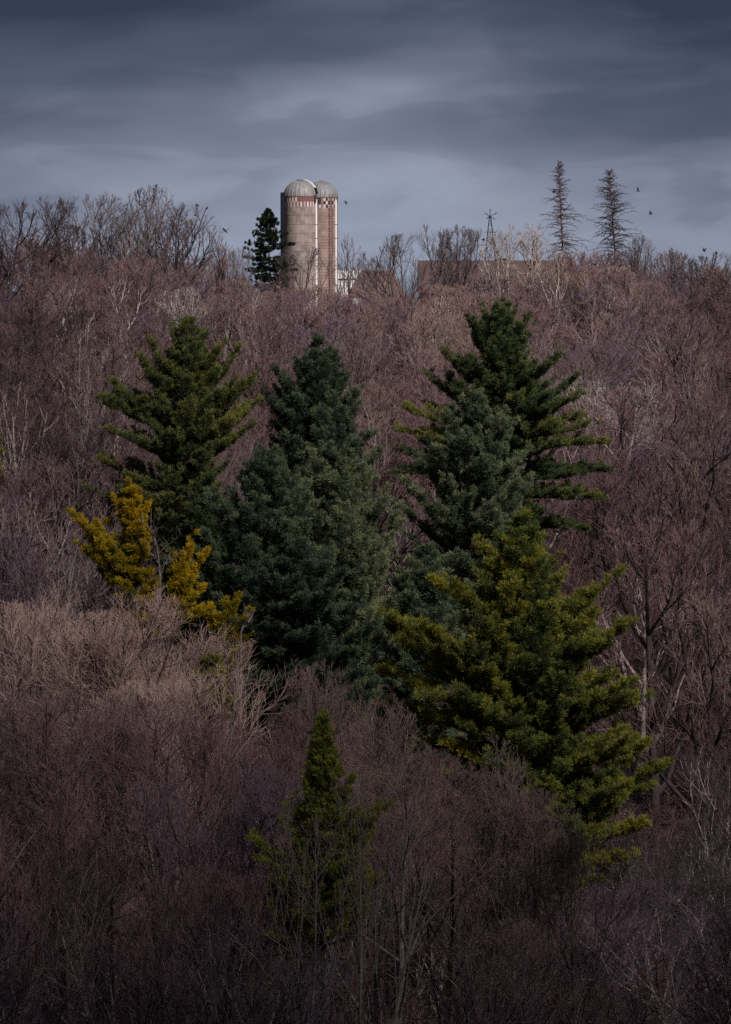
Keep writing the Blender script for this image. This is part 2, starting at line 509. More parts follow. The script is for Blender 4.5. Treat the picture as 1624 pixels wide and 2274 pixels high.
class Pine:
    def __init__(s):
        s.P, s.A, s.S, s.T, s.seg = [], [], [], [], []

    def branch(s, p0, p2, rise=0.5, tone=0.3, full=1.0, bare=0.28, rad=None, droop=0.0, up=0.9, tuft=0.2):
        """one bough from p0 to its tip p2: leaves the trunk flat, then sweeps up"""
        p0, p2 = np.array(p0, float), np.array(p2, float)
        d = p2 - p0
        L = np.linalg.norm(d)
        if L < 0.15: return
        h = np.array([d[0], d[1], 0.0])
        ctrl = p0 + h * 0.58 + np.array([0, 0, d[2] * (1 - rise) - droop * L])
        ctrl += rng.normal(0, .04 * L, 3)
        ts = np.linspace(0, 1, 8)
        pts = (1 - ts)[:, None] ** 2 * p0 + (2 * ts * (1 - ts))[:, None] * ctrl + (ts ** 2)[:, None] * p2
        r = np.interp(ts, [0, 1], [0.022 + 0.012 * L, 0.012])
        for i in range(7):
            s.seg.append((*pts[i], r[i], *pts[i + 1], r[i + 1]))
        plume = rad if rad is not None else min(0.32 + 0.19 * L, 1.15)
        # side shoots, each carrying clumps of needle tufts
        n = int(L * (1 - bare) * 4.6 * full) + 3
        t = np.sort(rng.uniform(bare, 1.0, n)); t[-1] = 1.0
        p = (1 - t)[:, None] ** 2 * p0 + (2 * t * (1 - t))[:, None] * ctrl + (t ** 2)[:, None] * p2
        tg = 2 * (1 - t)[:, None] * (ctrl - p0) + 2 * t[:, None] * (p2 - ctrl)
        tg /= np.maximum(np.linalg.norm(tg, axis=1, keepdims=True), 1e-6)
        side = np.cross(tg, [0, 0, 1.0]); side /= np.maximum(np.linalg.norm(side, axis=1, keepdims=True), 1e-6)
        upv = np.cross(side, tg)
        sg = np.where(np.arange(n) % 2 == 0, 1, -1) * rng.uniform(0.15, 1.2, n)
        sh = tg * rng.uniform(.5, 1.0, n)[:, None] + side * sg[:, None] + upv * (rng.uniform(-.1, .55, n) * up)[:, None]
        sh[-1] = tg[-1]
        sh /= np.linalg.norm(sh, axis=1, keepdims=True)
        ln = plume * (0.45 + 0.85 * (1 - t) ** .6) * rng.uniform(0.35, 1.2, n)
        tone_b = tone + rng.normal(0, .05)
        for i in range(n):
            s.seg.append((*p[i], 0.014, *(p[i] + sh[i] * ln[i]), 0.007))
            nc = max(2, int(round(ln[i] / (.20 if tuft < .25 else .34))))
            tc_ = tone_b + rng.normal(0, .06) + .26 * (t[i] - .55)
            fr_ = (np.arange(nc) + 1) / nc
            m_ = 5 if tuft < .25 else 6
            cr_ = (.13 if tuft < .25 else .2) * (1.0 if L > 1 else .7)
            q0 = p[i] + sh[i] * ln[i] * fr_[:, None] + np.array([0, 0, .12]) * (ln[i] * fr_ ** 2)[:, None]
            off = rng.normal(0, 1, (nc, m_, 3)); off /= np.linalg.norm(off, axis=2, keepdims=True)
            off *= (cr_ * rng.uniform(.2, 1, (nc, m_)) * (1.15 - .5 * fr_[:, None]))[..., None]
            ax = sh[i] * .8 + off / cr_ * .5 + np.array([0, 0, .6 if up > 0 else -.25]) + rng.normal(0, .12, (nc, m_, 3))
            ax /= np.linalg.norm(ax, axis=2, keepdims=True)
            s.P.append((q0[:, None] + off).reshape(-1, 3)); s.A.append(ax.reshape(-1, 3))
            s.S.append(rng.uniform(.75, 1.3, nc * m_))
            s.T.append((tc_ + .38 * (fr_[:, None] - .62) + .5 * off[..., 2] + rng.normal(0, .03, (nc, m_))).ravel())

    def build(s, name, label, base, top, trunk_r, material, parts=True, cat='pine tree', group='evergreens in the valley', nb=10, blade=0.23, width=0.016, bark=None, extra=None):
        e = link(name, None, loc=base)
        tag(e, label, cat, group)
        b0 = np.array(base, float)
        n = 12
        tr = []
        base_, top_ = np.array(base, float), np.array(top, float)
        for i in range(n):
            a, c_ = i / n, (i + 1) / n
            tr.append((*(base_ + (top_ - base_) * a), trunk_r * (1 - a) + .02, *(base_ + (top_ - base_) * c_), trunk_r * (1 - c_) + .02))
        s.seg.append((*(base_ + (top_ - base_) * .02), .015, *top_, .01))
        tr = np.array(tr); sg = np.array(s.seg)
        for z in (tr, sg):
            z[:, 0:3] -= b0; z[:, 4:7] -= b0
        link('trunk', tube_mesh('trunk', tr, 8, bark or M_PINEBARK), e)
        link('limbs', tube_mesh('limbs', sg, 4, bark or M_PINEBARK), e)
        P, A, S, T = np.concatenate(s.P) - b0, np.concatenate(s.A), np.concatenate(s.S), np.concatenate(s.T)
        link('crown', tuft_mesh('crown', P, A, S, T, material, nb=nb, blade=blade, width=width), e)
        return e, len(P)


def pine(name, label, x, ytop, Y, prof, material, arms=(), tone=0.3, xbase=None, whorl=0.86, nbr=6, full=1.0, slope=(1.5, .35), ybot=None, yellow=0.0, trunk_r=0.33, jag=(0.55, 1.12), depth=1.0, up=0.9, **kw):
    """prof: (y of tips, left extent, right extent) in picture units at distance Y"""
    k = F / Y
    xbase = x if xbase is None else xbase
    top = np.array(at(x, ytop, Y))
    gx = at(xbase, 1500, Y)
    base = np.array((gx.x, Y, float(ground(gx.x, Y)) - 0.2))
    ybase = proj(base)[1]
    pn = Pine()
    ys_ = [p[0] for p in prof]; le = [p[1] for p in prof]; re = [p[2] for p in prof]
    y = ytop + 4
    yend = min(ybot or prof[-1][0], ybase - 30)
    armspan = [(a[1], 1 if a[0] > x else -1) for a in arms]

    def axis(py):
        f = (py - ytop) / (ybase - ytop)
        return top + (base - top) * f
    while y < yend:
        f = (y - ytop) / (yend - ytop)
        nb_ = nbr if y > ytop + 25 else 3
        a0 = rng.uniform(0, 6.28)
        for i in range(nb_):
            if rng.random() < .08: continue
            az_ = a0 + i * 6.283 / nb_ + rng.uniform(-.4, .4)
            c, s_ = math.cos(az_), math.sin(az_)
            yy = y + rng.uniform(-8, 8)
            l_, r_ = np.interp(yy, ys_, le), np.interp(yy, ys_, re)
            side = r_ if c > 0 else l_
            mean = (l_ + r_) / 2
            ext = mean * (1 - abs(c)) + side * abs(c)
            ext *= rng.uniform(*jag)
            if arms and abs(c) > .55:      # leave the outline to the boughs traced there
                ext *= 0.84
            Rm = ext / k
            sl_ = slope[0] * (1 - f) ** 2 + slope[1] * (1 - (1 - f) ** 2)
            riseM = Rm * sl_ * rng.uniform(.75, 1.2)
            tip = axis(yy) + np.array([c * Rm, s_ * Rm * depth, 0])
            att = axis(min(yy + riseM * k, ybase - 5))
            tb = tone + (yellow if rng.random() < .28 else 0) * rng.uniform(.2, .7)
            pn.branch(att, tip, rise=0.62, tone=tb, full=full, bare=0.25 if Rm > 1.5 else 0.08, up=up)
        y += whorl * k * (0.62 + 0.5 * f)
    for a in arms:
        xt, yt, xa, ya = a[:4]
        ax_ = np.array(at(xa, ya, Y))
        tip = np.array(at(xt, yt, Y))
        L = abs(tip[0] - ax_[0])
        pn.seg.append((*axis(min(ya + 35, ybase - 4)), .07, *ax_, .05))
        dy = a[4] if len(a) > 4 else rng.uniform(-.45, .2)
        tip[1] += dy * L
        tip = np.array(at(xt, yt, tip[1]))
        tb = a[5] if len(a) > 5 else tone + yellow * .45 * rng.uniform(.3, 1)
        rd = a[6] * 1.4 if len(a) > 6 else min(.55 + .13 * L, 1.25)
        pn.branch(ax_, tip, rise=0.6, tone=tb, full=1.35, bare=0.12, rad=rd, up=up)
        if L > 1.5:
            for sh_ in (-1, 1):
                f_ = rng.uniform(.55, .86)
                t2 = ax_ + (tip - ax_) * f_ + np.array([0, sh_ * L * rng.uniform(.15, .45), rng.uniform(-.05, .14) * L])
                pn.branch(ax_ + np.array([0, 0, rng.uniform(-.4, .4)]), t2, rise=.6, tone=tb - .06, full=1.1, bare=.15, rad=rd, up=up)
    return pn.build(name, label, tuple(base), tuple(top - np.array([0, 0, .1])), trunk_r, material, **kw)


GR = 'tall pines standing in the valley'
ev = []
# left green pine
ev.append(pine('pine_tree', 'tall green pine with long upswept boughs at the left of the pine cluster', 415, 716, 262,
     [(716, 8, 8), (750, 40, 45), (800, 60, 66), (880, 85, 90), (960, 92, 105), (1050, 95, 100), (1150, 100, 100), (1260, 95, 95), (1330, 80, 80)], F_GREEN,
     arms=[(335, 757, 382, 862), (306, 793, 389, 890), (252, 851, 400, 948), (223, 887, 403, 962), (245, 955, 405, 1030), (223, 1020, 405, 1105), (184, 1081, 405, 1160),
           (382, 729, 405, 860), (430, 716, 408, 850), (457, 743, 410, 855), (497, 765, 415, 880), (526, 779, 418, 905), (518, 851, 420, 935), (562, 840, 425, 965), (566, 898, 425, 1000, -.2, .75), (555, 950, 425, 1040)],
     tone=0.44, xbase=408, yellow=.3, slope=(1.7, .5), group=GR))
# central pine, tip behind
ev.append(pine('pine_tree', 'dark blue green pine whose tip rises in the centre of the cluster', 706, 757, 246,
     [(757, 10, 10), (800, 52, 50), (860, 92, 88), (920, 122, 115), (980, 140, 150), (1100, 120, 130), (1250, 130, 130), (1350, 110, 110)], F_BLUE,
     arms=[(612, 828, 690, 930), (588, 880, 690, 985), (772, 838, 710, 935), (800, 868, 710, 970), (828, 965, 712, 1050), (655, 800, 700, 890), (745, 790, 706, 880)],
     tone=0.22, yellow=.1, slope=(1.8, .8), group=GR))
# big central mass: three trees
ev.append(pine('pine_tree', 'broad grey green pine in front of the central tip, its plumes all pointing up', 745, 985, 229,
     [(985, 30, 30), (1030, 80, 85), (1100, 125, 125), (1200, 155, 160), (1300, 175, 170), (1400, 180, 170), (1520, 160, 150)], F_BLUE,
     tone=0.47, yellow=.25, slope=(1.8, .9), group=GR, nbr=7))
ev.append(pine('pine_tree', 'dark bushy pine between the left green pine and the broad grey green one', 590, 1000, 222,
     [(1000, 20, 20), (1040, 65, 65), (1120, 125, 115), (1210, 165, 140), (1320, 170, 140), (1420, 150, 140), (1570, 120, 120)], F_BLUE,
     tone=0.24, yellow=.15, slope=(1.6, .7), group=GR, nbr=7))
ev.append(pine('pine_tree', 'very dark green pine lowest in the centre of the cluster, beside the lit mound', 650, 1200, 207,
     [(1200, 20, 20), (1260, 80, 90), (1340, 125, 150), (1440, 145, 195), (1530, 140, 180), (1620, 110, 120)], F_BLUE,
     tone=0.06, yellow=.0, slope=(1.0, .35), group=GR, nbr=7))
ev.append(pine('pine_tree', 'grey green pine just left of the olive pine', 945, 1225, 214,
     [(1225, 15, 15), (1280, 60, 60), (1350, 100, 95), (1440, 120, 105), (1540, 125, 105), (1650, 110, 95)], F_BLUE,
     tone=0.35, yellow=.4, slope=(1.3, .5), group=GR))
# right back pine
ev.append(pine('pine_tree', 'tallest dark pine at the right with long level boughs one above another', 1112, 671, 258,
     [(671, 10, 10), (710, 40, 45), (760, 70, 70), (840, 90, 105), (920, 100, 120), (1000, 105, 125), (1100, 110, 125), (1200, 100, 110), (1300, 80, 90)], F_GREEN,
     arms=[(1074, 680, 1103, 800), (1118, 671, 1106, 790), (1145, 684, 1108, 790), (1039, 706, 1100, 810), (1184, 728, 1110, 815), (986, 780, 1095, 875), (1175, 705, 1110, 800),
           (1241, 793, 1112, 885), (953, 838, 1090, 935), (999, 841, 1090, 920), (1281, 838, 1115, 935), (1290, 878, 1117, 950), (1318, 943, 1120, 978, -.2, .6), (1335, 983, 1124, 1010, -.2, .55),
           (1347, 1046, 1128, 1055), (1327, 1107, 1135, 1105, -.1, .5), (1297, 1176, 1135, 1165), (905, 908, 1090, 960, -.1, .8), (893, 957, 1090, 1008, -.1, .65), (890, 1002, 1090, 1035), (870, 1050, 1090, 1065)],
     tone=0.20, yellow=.35, xbase=1125, slope=(1.6, .22), group=GR, whorl=.8))
ev.append(pine('pine_tree', 'blue grey pine in front of the tallest pine, with a dull soft crown', 1050, 868, 236,
     [(868, 18, 18), (920, 65, 70), (1000, 115, 110), (1080, 150, 130), (1160, 160, 140), (1260, 130, 140), (1370, 110, 130)], F_BLUE,
     tone=0.40, yellow=.15, slope=(1.5, .5), group=GR, nbr=6))
# front right olive pine
ev.append(pine('pine_tree', 'wide olive green pine in front at the right with yellowish bough tips', 1160, 1150, 188,
     [(1150, 14, 14), (1200, 65, 65), (1270, 110, 110), (1350, 180, 150), (1450, 250, 185), (1560, 275, 215), (1660, 260, 230), (1760, 220, 230), (1860, 180, 200), (1950, 120, 170)], F_OLIVE,
     arms=[(1369, 1280, 1172, 1400), (1321, 1368, 1175, 1450), (1400, 1388, 1178, 1485), (1345, 1440, 1180, 1520), (1394, 1522, 1182, 1610), (1425, 1552, 1184, 1640), (1430, 1657, 1186, 1715, -.2, .7),
           (1472, 1702, 1190, 1810), (1432, 1750, 1190, 1840, -.2, .7), (1430, 1836, 1192, 1880, -.2, .75), (1402, 1906, 1194, 1945, -.2, .8), (907, 1574, 1165, 1660), (1000, 1660, 1165, 1720, -.3, .8), (867, 1374, 1160, 1510), (894, 1431, 1160, 1550),
           (964, 1292, 1160, 1420, -.3, .75), (1065, 1205, 1160, 1320, -.3, .85), (863, 1500, 1165, 1600), (1090, 1500, 1168, 1610, -1.2, .8), (1240, 1430, 1170, 1540, -1.2, .85), (1110, 1610, 1175, 1700, -1.2, .8), (1300, 1510, 1175, 1620, -.6, .7)],
     tone=0.34, yellow=.75, xbase=1195, slope=(1.4, .35), group=GR, nbr=7, trunk_r=.3))
# young pine low in front
ev.append(pine('pine_tree', 'slim young dull green pine standing lowest in front among leafless brush', 716, 1600, 152,
     [(1600, 6, 6), (1700, 40, 38), (1780, 76, 80), (1860, 122, 118), (1930, 150, 140), (2000, 140, 140), (2080, 90, 110)], F_OLIVE,
     arms=[(566, 1872, 720, 1975), (600, 1925, 722, 2010), (640, 1800, 718, 1900), (852, 1800, 724, 1920), (820, 1860, 724, 1950), (780, 1740, 720, 1850), (835, 1960, 724, 2020), (600, 2085, 722, 2130), (640, 2060, 722, 2100)],
     tone=0.46, yellow=.15, slope=(1.8, .5), whorl=.5, nbr=7, group=GR, trunk_r=.10, full=.5, blade=.17, width=.014))
ev.append(pine('pine_tree', 'small yellow green pine at the left border of the picture, half out of sight', -28, 880, 262,
     [(880, 8, 8), (930, 25, 22), (1040, 38, 30), (1150, 40, 35)], F_OLIVE, tone=0.45, yellow=.5, group=GR, trunk_r=.2))
ev.append(pine('pine_tree', 'yellowing young pine peeping over the reddish crowns below the golden tree', 470, 1470, 183,
     [(1470, 14, 14), (1500, 45, 30), (1540, 50, 40), (1620, 50, 40)], F_OLIVE, tone=0.62, yellow=.4, group=GR, trunk_r=.12))
ev.append(pine('pine_tree', 'olive small pine half hidden in the leafless mound at lower left', 245, 1445, 186,
     [(1445, 12, 12), (1480, 40, 40), (1540, 40, 40)], F_OLIVE, tone=0.5, yellow=.3, group=GR, trunk_r=.12))
ev.append(pine('pine_tree', 'short olive pine in the gap between the dark low pine and the wide olive one', 865, 1560, 190,
     [(1560, 12, 12), (1610, 50, 50), (1700, 65, 60), (1800, 50, 50)], F_OLIVE, tone=0.40, yellow=.3, group=GR, trunk_r=.12))
ev.append(pine('pine_tree', 'faint olive pine far down at the right of the young pine, behind twigs', 1250, 1800, 176,
     [(1800, 12, 12), (1840, 60, 60), (1920, 100, 80), (2000, 90, 70)], F_OLIVE, tone=0.25, yellow=.3, group=GR, trunk_r=.12))

ev.append(pine('pine_tree', 'dark green pine filling the gap below the left green pine, behind the golden conifer', 462, 1062, 236,
     [(1062, 14, 14), (1110, 55, 55), (1180, 90, 85), (1260, 110, 110), (1350, 115, 115), (1440, 100, 100)], F_GREEN, tone=0.22, yellow=.3, slope=(1.4, .45), group=GR))
# golden trees
ev.append(pine('golden_conifer', 'bright golden yellow conifer with a left arm and a dead grey stem in its middle', 290, 1068, 214,
     [(1068, 3, 3), (1090, 20, 22), (1140, 34, 30), (1200, 26, 30), (1245, 12, 15), (1280, 60, 60), (1340, 95, 110), (1420, 90, 100)], F_GOLD,
     arms=[(155, 1137, 310, 1290, 0, .65, .42), (180, 1165, 312, 1292, 0, .6, .45), (214, 1165, 280, 1262, -.2, .5, .36), (175, 1212, 260, 1268, 0, .45, .4), (235, 1210, 315, 1300, 0, .4, .45),
           (262, 1130, 305, 1240, 0, .6, .5), (322, 1155, 312, 1250, 0, .85, .5), (290, 1090, 305, 1200, 0, .9, .55), (300, 1110, 308, 1220, .5, .9, .5),
           (434, 1192, 375, 1360, 0, .85, .5), (446, 1240, 378, 1350, 0, .75, .5), (418, 1225, 372, 1345, -.5, .8, .55), (448, 1310, 380, 1370, 0, .7, .5), (425, 1290, 378, 1380, -.5, .6, .6), (390, 1240, 370, 1330, 0, .5, .3), (400, 1330, 350, 1390, 0, .35, .6),
           (270, 1320, 335, 1370, 0, .3, .5), (330, 1310, 345, 1380, 0, .35, .5), (250, 1290, 330, 1350, 0, .2, .5),
           (252, 1105, 296, 1175, .3, .8, .24), (328, 1125, 305, 1190, -.4, .9, .22), (240, 1160, 298, 1240, .4, .5, .24), (334, 1195, 312, 1262, .3, .7, .24), (196, 1195, 262, 1250, .4, .6, .22),
           (460, 1222, 405, 1290, .2, .8, .22), (404, 1262, 374, 1340, .5, .7, .24), (462, 1345, 400, 1385, .3, .6, .26), (300, 1345, 345, 1400, .3, .25, .35), (225, 1270, 300, 1320, .4, .3, .3), (385, 1370, 360, 1410, -.5, .5, .4)],
     tone=0.55, yellow=.3, xbase=345, slope=(1.3, .5), group='golden conifers', cat='golden conifer', trunk_r=.14, full=1.2, blade=.20, width=.017, jag=(.6, .9)))
ev.append(pine('golden_conifer', 'smaller yellow green conifer below and right of the tall golden one', 500, 1345, 205,
     [(1345, 8, 8), (1380, 30, 30), (1430, 30, 40), (1490, 30, 35)], F_GOLD,
     arms=[(528, 1330, 500, 1400, 0, .45, .45), (556, 1358, 505, 1410, 0, .5, .35), (470, 1355, 495, 1410, 0, .7, .4), (555, 1412, 505, 1450, 0, .5, .42), (530, 1440, 500, 1475, 0, .75, .4), (520, 1385, 500, 1440, 0, .5, .45), (460, 1370, 490, 1420, 0, .7, .35)],
     tone=0.40, yellow=.3, slope=(1.1, .5), group='golden conifers', cat='golden conifer', trunk_r=.1, full=1.2, blade=.20, width=.017, jag=(.6, .9)))


def snag(label, x, ytop, Y, xb, yb, limbs, mt, name='dead_snag', rb=.09):
    """a leafless dead stem with stub limbs"""
    base = at(xb, yb, Y)
    g = float(ground(base.x, Y)) - .2
    top = np.array(at(x, ytop, Y)); b0 = np.array((base.x, Y, g)); mid = np.array(at(xb, yb, Y))
    segs = []
    pts = [b0, mid] + [mid + (top - mid) * t + rng.normal(0, .06, 3) for t in (.25, .5, .75)] + [top]
    rr = [rb, .07, .06, .05, .035, .015]
    for i in range(5): segs.append((*pts[i], rr[i], *pts[i + 1], rr[i + 1]))
    lim = []
    for (x0, y0, x1, y1) in limbs:
        a = np.array(at(x0, y0, Y)); c_ = np.array(at(x1, y1, Y + rng.uniform(-1, 1)))
        prev = a
        for i in range(4):
            q = a + (c_ - a) * (i + 1) / 4 + rng.normal(0, .05, 3)
            lim.append((*prev, .045 - i * .009, *q, .038 - i * .009)); prev = q
            for _ in range(3):
                e2 = q + rng.normal(0, .25, 3) + np.array([0, 0, .2])
                lim.append((*q, .018, *e2, .006))
    e = tag(link(name, None, loc=tuple(b0)), label, 'dead tree')
    for nm, sg in [('trunk', segs)] + [('limb', lim[i:i + 16]) for i in range(0, len(lim), 16)]:
        sg = np.array(sg); sg[:, 0:3] -= b0; sg[:, 4:7] -= b0
        link(nm, tube_mesh(nm, sg, 6 if nm == 'trunk' else 4, mt), e)


snag('grey dead stem with broken limbs beside the golden conifer', 336, 1128, 212.5, 356, 1300,
     [(340, 1190, 310, 1150), (352, 1230, 402, 1185), (354, 1262, 405, 1228), (350, 1250, 325, 1205), (345, 1200, 352, 1145), (352, 1280, 375, 1235), (345, 1235, 338, 1160)], M_SNAG)
snag('pale curved dead limb rising from brush beside the smaller golden conifer', 567, 1352, 203, 535, 1405, [(545, 1392, 552, 1365), (555, 1380, 560, 1372)], M_BARKG, rb=.05)


# ------------------------------------------------------------------ dark spruce by the silo and dead spruces on the ridge
def spruce(label, x, ytop, Y, ybase_vis, exts, xb, nbr, name, cat, green, tone=.3, group=None):
    k = F / Y
    top = np.array(at(x, ytop, Y)); gx = at(xb, ybase_vis, Y)
    b0 = np.array((gx.x, Y, float(ground(gx.x, Y)) - .2))
    pn = Pine()
    yb = proj(b0)[1]
    ys_, le, re = zip(*exts)
    y = ytop + 5
    while y < exts[-1][0]:
        f = (y - ytop) / (exts[-1][0] - ytop)
        a0 = rng.uniform(0, 6.28)
        for i in range(nbr):
            if rng.random() < (.24 if green else .22): continue
            az_ = a0 + i * 6.283 / nbr + rng.uniform(-.6, .6)
            c, s_ = math.cos(az_), math.sin(az_)
            l_, r_ = np.interp(y, ys_, le), np.interp(y, ys_, re)
            ext = ((l_ + r_) / 2 * (1 - abs(c)) + (r_ if c > 0 else l_) * abs(c)) * (rng.uniform(.55, 1.12) if green else rng.uniform(.25, 1.15))
            if not green and x < 1300: ext *= .88 + .38 * math.sin(y * .11 + (2.1 if c > 0 else 0) + x)
            Rm = ext / k
            fz = (y + rng.uniform(-4, 4) - ytop) / (yb - ytop)
            p0 = top + (b0 - top) * fz
            tilt_ = (0.45 * (1 - f) - .28 * f + (0 if green else rng.normal(0, .22))) * Rm
            tip = p0 + np.array([c * Rm, s_ * Rm, tilt_])
            if green:
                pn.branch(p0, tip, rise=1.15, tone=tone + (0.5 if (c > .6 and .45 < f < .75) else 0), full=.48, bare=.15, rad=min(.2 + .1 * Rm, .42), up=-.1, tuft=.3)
            else:
                ctrl = p0 + (tip - p0) * .5 + np.array([0, 0, .14 * Rm + .05])
                pts = [(1 - t) ** 2 * p0 + 2 * t * (1 - t) * ctrl + t * t * tip for t in np.linspace(0, 1, 6)]
                for q in range(5):
                    pn.seg.append((*pts[q], .048 - q * .006, *pts[q + 1], .042 - q * .006))
                    for _ in range(3):
                        dr = unit((tip - p0) * .8 / max(Rm, .2) + rng.normal(0, .55, 3) - np.array([0, 0, .35]))
                        ln = rng.uniform(.15, .5) * min(1.2, .4 + Rm * .3)
                        pn.seg.append((*pts[q + 1], .02, *(pts[q + 1] + dr * ln), .010))
        y += (.50 if green else .36) * k
    if green:
        return pn.build(name, label, tuple(b0), tuple(top), .2, F_SPRUCE, cat=cat, group=group, nb=9, blade=.26, width=.032)
    e = tag(link(name, None, loc=tuple(b0)), label, cat, group)
    tr = [(*(b0 + (top - b0) * (i / 10)), .20 * (1 - i / 10) + .03, *(b0 + (top - b0) * ((i + 1) / 10)), .20 * (1 - (i + 1) / 10) + .03) for i in range(10)]
    for nm, sg in (('trunk', tr), ('limbs', pn.seg)):
        sg = np.array(sg); sg[:, 0:3] -= b0; sg[:, 4:7] -= b0
        link(nm, tube_mesh(nm, sg, 6 if nm == 'trunk' else 3, M_BARK), e)


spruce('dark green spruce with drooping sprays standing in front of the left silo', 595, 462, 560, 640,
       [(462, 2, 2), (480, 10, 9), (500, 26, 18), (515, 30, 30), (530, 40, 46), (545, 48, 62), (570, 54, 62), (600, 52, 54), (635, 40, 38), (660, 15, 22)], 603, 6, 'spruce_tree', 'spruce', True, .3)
spruce('gaunt dead spruce, left and taller of the two on the ridge', 1241, 357, 470, 600,
       [(357, 2, 2), (375, 9, 10), (390, 17, 18), (440, 26, 26), (480, 38, 42), (520, 48, 46), (560, 54, 56), (600, 50, 50)], 1262, 8, 'dead_spruce', 'dead tree', False, group='dead spruces on the ridge')
spruce('gaunt dead spruce, right one of the two on the ridge', 1354, 379, 470, 610,
       [(379, 2, 2), (392, 16, 16), (420, 30, 30), (470, 42, 46), (520, 54, 58), (560, 58, 64), (610, 50, 54)], 1382, 10, 'dead_spruce', 'dead tree', False, group='dead spruces on the ridge')

# ------------------------------------------------------------------ hardwoods: hero trees, then the rest of the wood
PX = []     # (x px, Y) taken


def top_H(x, Y, ytop):
    p = at(x, ytop, Y)
    return p.x, p.z - float(ground(p.x, Y)) + .15


def hero(x, ytop, Y, form, tone, label, wid=1.0, bark=None, which=None, rz=None, **kw):
    wx, H = top_H(x, Y, ytop)
    PX.append((x, Y))
    return bare_tree(wx, Y, H, form, tone, label, wid=wid, bark=bark, which=which, rz=rz, **kw)


RG = 'bare trees along the ridge against the sky'
MG = 'bare hardwoods in front of the pines'
heroes = [
    (18, 450, 405, 'spreading', 'dark', 'dark bare tree at the far left end of the skyline', 1.1, M_BARK),
    (82, 442, 410, 'spreading', 'dark', 'dark bare tree on the skyline, second from the left border', 1.0, M_BARK),
    (140, 500, 415, 'domed', 'dark', 'low dark crown on the skyline between two taller leafless trees at left', 1.0, M_BARK),
    (205, 432, 425, 'spreading', 'grey brown', 'open grey leafless tree standing clear of the left skyline, left of the tallest clump', 0.9, M_BARKG),
    (252, 478, 425, 'upright', 'grey brown', 'narrow leafless tree on the skyline between the open grey tree and the tallest clump', 0.9, M_BARK),
    (310, 470, 420, 'upright', 'grey brown', 'left shoulder tree of the tallest leafless clump on the skyline', 1.0, M_BARKG),
    (352, 412, 422, 'upright', 'grey brown', 'tallest leafless tree on the left skyline, many fine upright stems', 1.1, M_BARKG),
    (402, 455, 418, 'upright', 'grey brown', 'leafless tree at the right of the tallest skyline clump, near two crows', 1.1, M_BARK),
    (440, 490, 415, 'spreading', 'grey brown', 'leaning leafless crown where the left skyline drops toward the spruce', 1.0, M_BARK),
    (490, 535, 415, 'upright', 'reddish brown', 'reddish crown at the foot of the left skyline slope', .7, M_BARK),
    (536, 548, 425, 'domed', 'grey brown', 'small pale crown left of the dark spruce', .6, M_BARKG),
    (672, 548, 450, 'spreading', 'grey brown', 'leafless tree with dark forked limbs in front of the left silo', .85, M_BARK),
    (782, 522, 450, 'slender', 'grey brown', 'thin open leafless tree just right of the silos', .9, M_BARKG),
    (815, 570, 450, 'slender', 'grey brown', 'short thin leafless tree before the white building', .9, M_BARKG),
    (862, 545, 440, 'spreading', 'grey brown', 'low spreading leafless tree above the brown gambrel roof', .9, M_BARKG),
    (903, 520, 425, 'spreading', 'grey brown', 'leafless tree with a heavy dark fork right of the brown roof', .95, M_BARK),
    (955, 508, 435, 'upright', 'grey brown', 'upright leafless tree left of the barn cupola', .9, M_BARKG),
    (1020, 500, 435, 'domed', 'grey brown', 'round leafless crown rising behind the barn cupola', .8, M_BARK),
    (1052, 508, 440, 'spreading', 'grey brown', 'leafless tree between cupola and windmill', .8, M_BARK),
    (1126, 506, 430, 'upright', 'pale', 'pale birch just right of the windmill', .9, TONES['pale']),
    (1190, 502, 425, 'upright', 'pale', 'pale birch left of the taller dead spruce', .95, TONES['pale']),
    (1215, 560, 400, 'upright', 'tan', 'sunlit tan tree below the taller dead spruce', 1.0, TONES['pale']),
    (1280, 560, 420, 'domed', 'reddish brown', 'reddish crown between the feet of the two dead spruces', .9, M_BARK),
    (1330, 560, 425, 'spreading', 'grey brown', 'grey crown left of the right dead spruce foot', .8, M_BARK),
    (1434, 524, 425, 'upright', 'grey brown', 'upright leafless tree right of the right dead spruce', .85, M_BARK),
    (1488, 552, 420, 'domed', 'grey brown', 'round leafless crown on the right skyline, second right of the dead spruces', .9, M_BARK),
    (1545, 568, 415, 'spreading', 'dark', 'dark leafless crown on the right skyline below the lone crow', .9, M_BARK),
    (1608, 560, 405, 'spreading', 'dark', 'dark leafless tree at the right end of the skyline', 1.0, M_BARK),
]
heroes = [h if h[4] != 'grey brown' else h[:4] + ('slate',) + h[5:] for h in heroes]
for (x, yt, Y, fm, tn, lb, wd, bk) in heroes:
    hero(x, yt, Y, fm, tn, lb, wid=wd, bark=bk, group=RG)

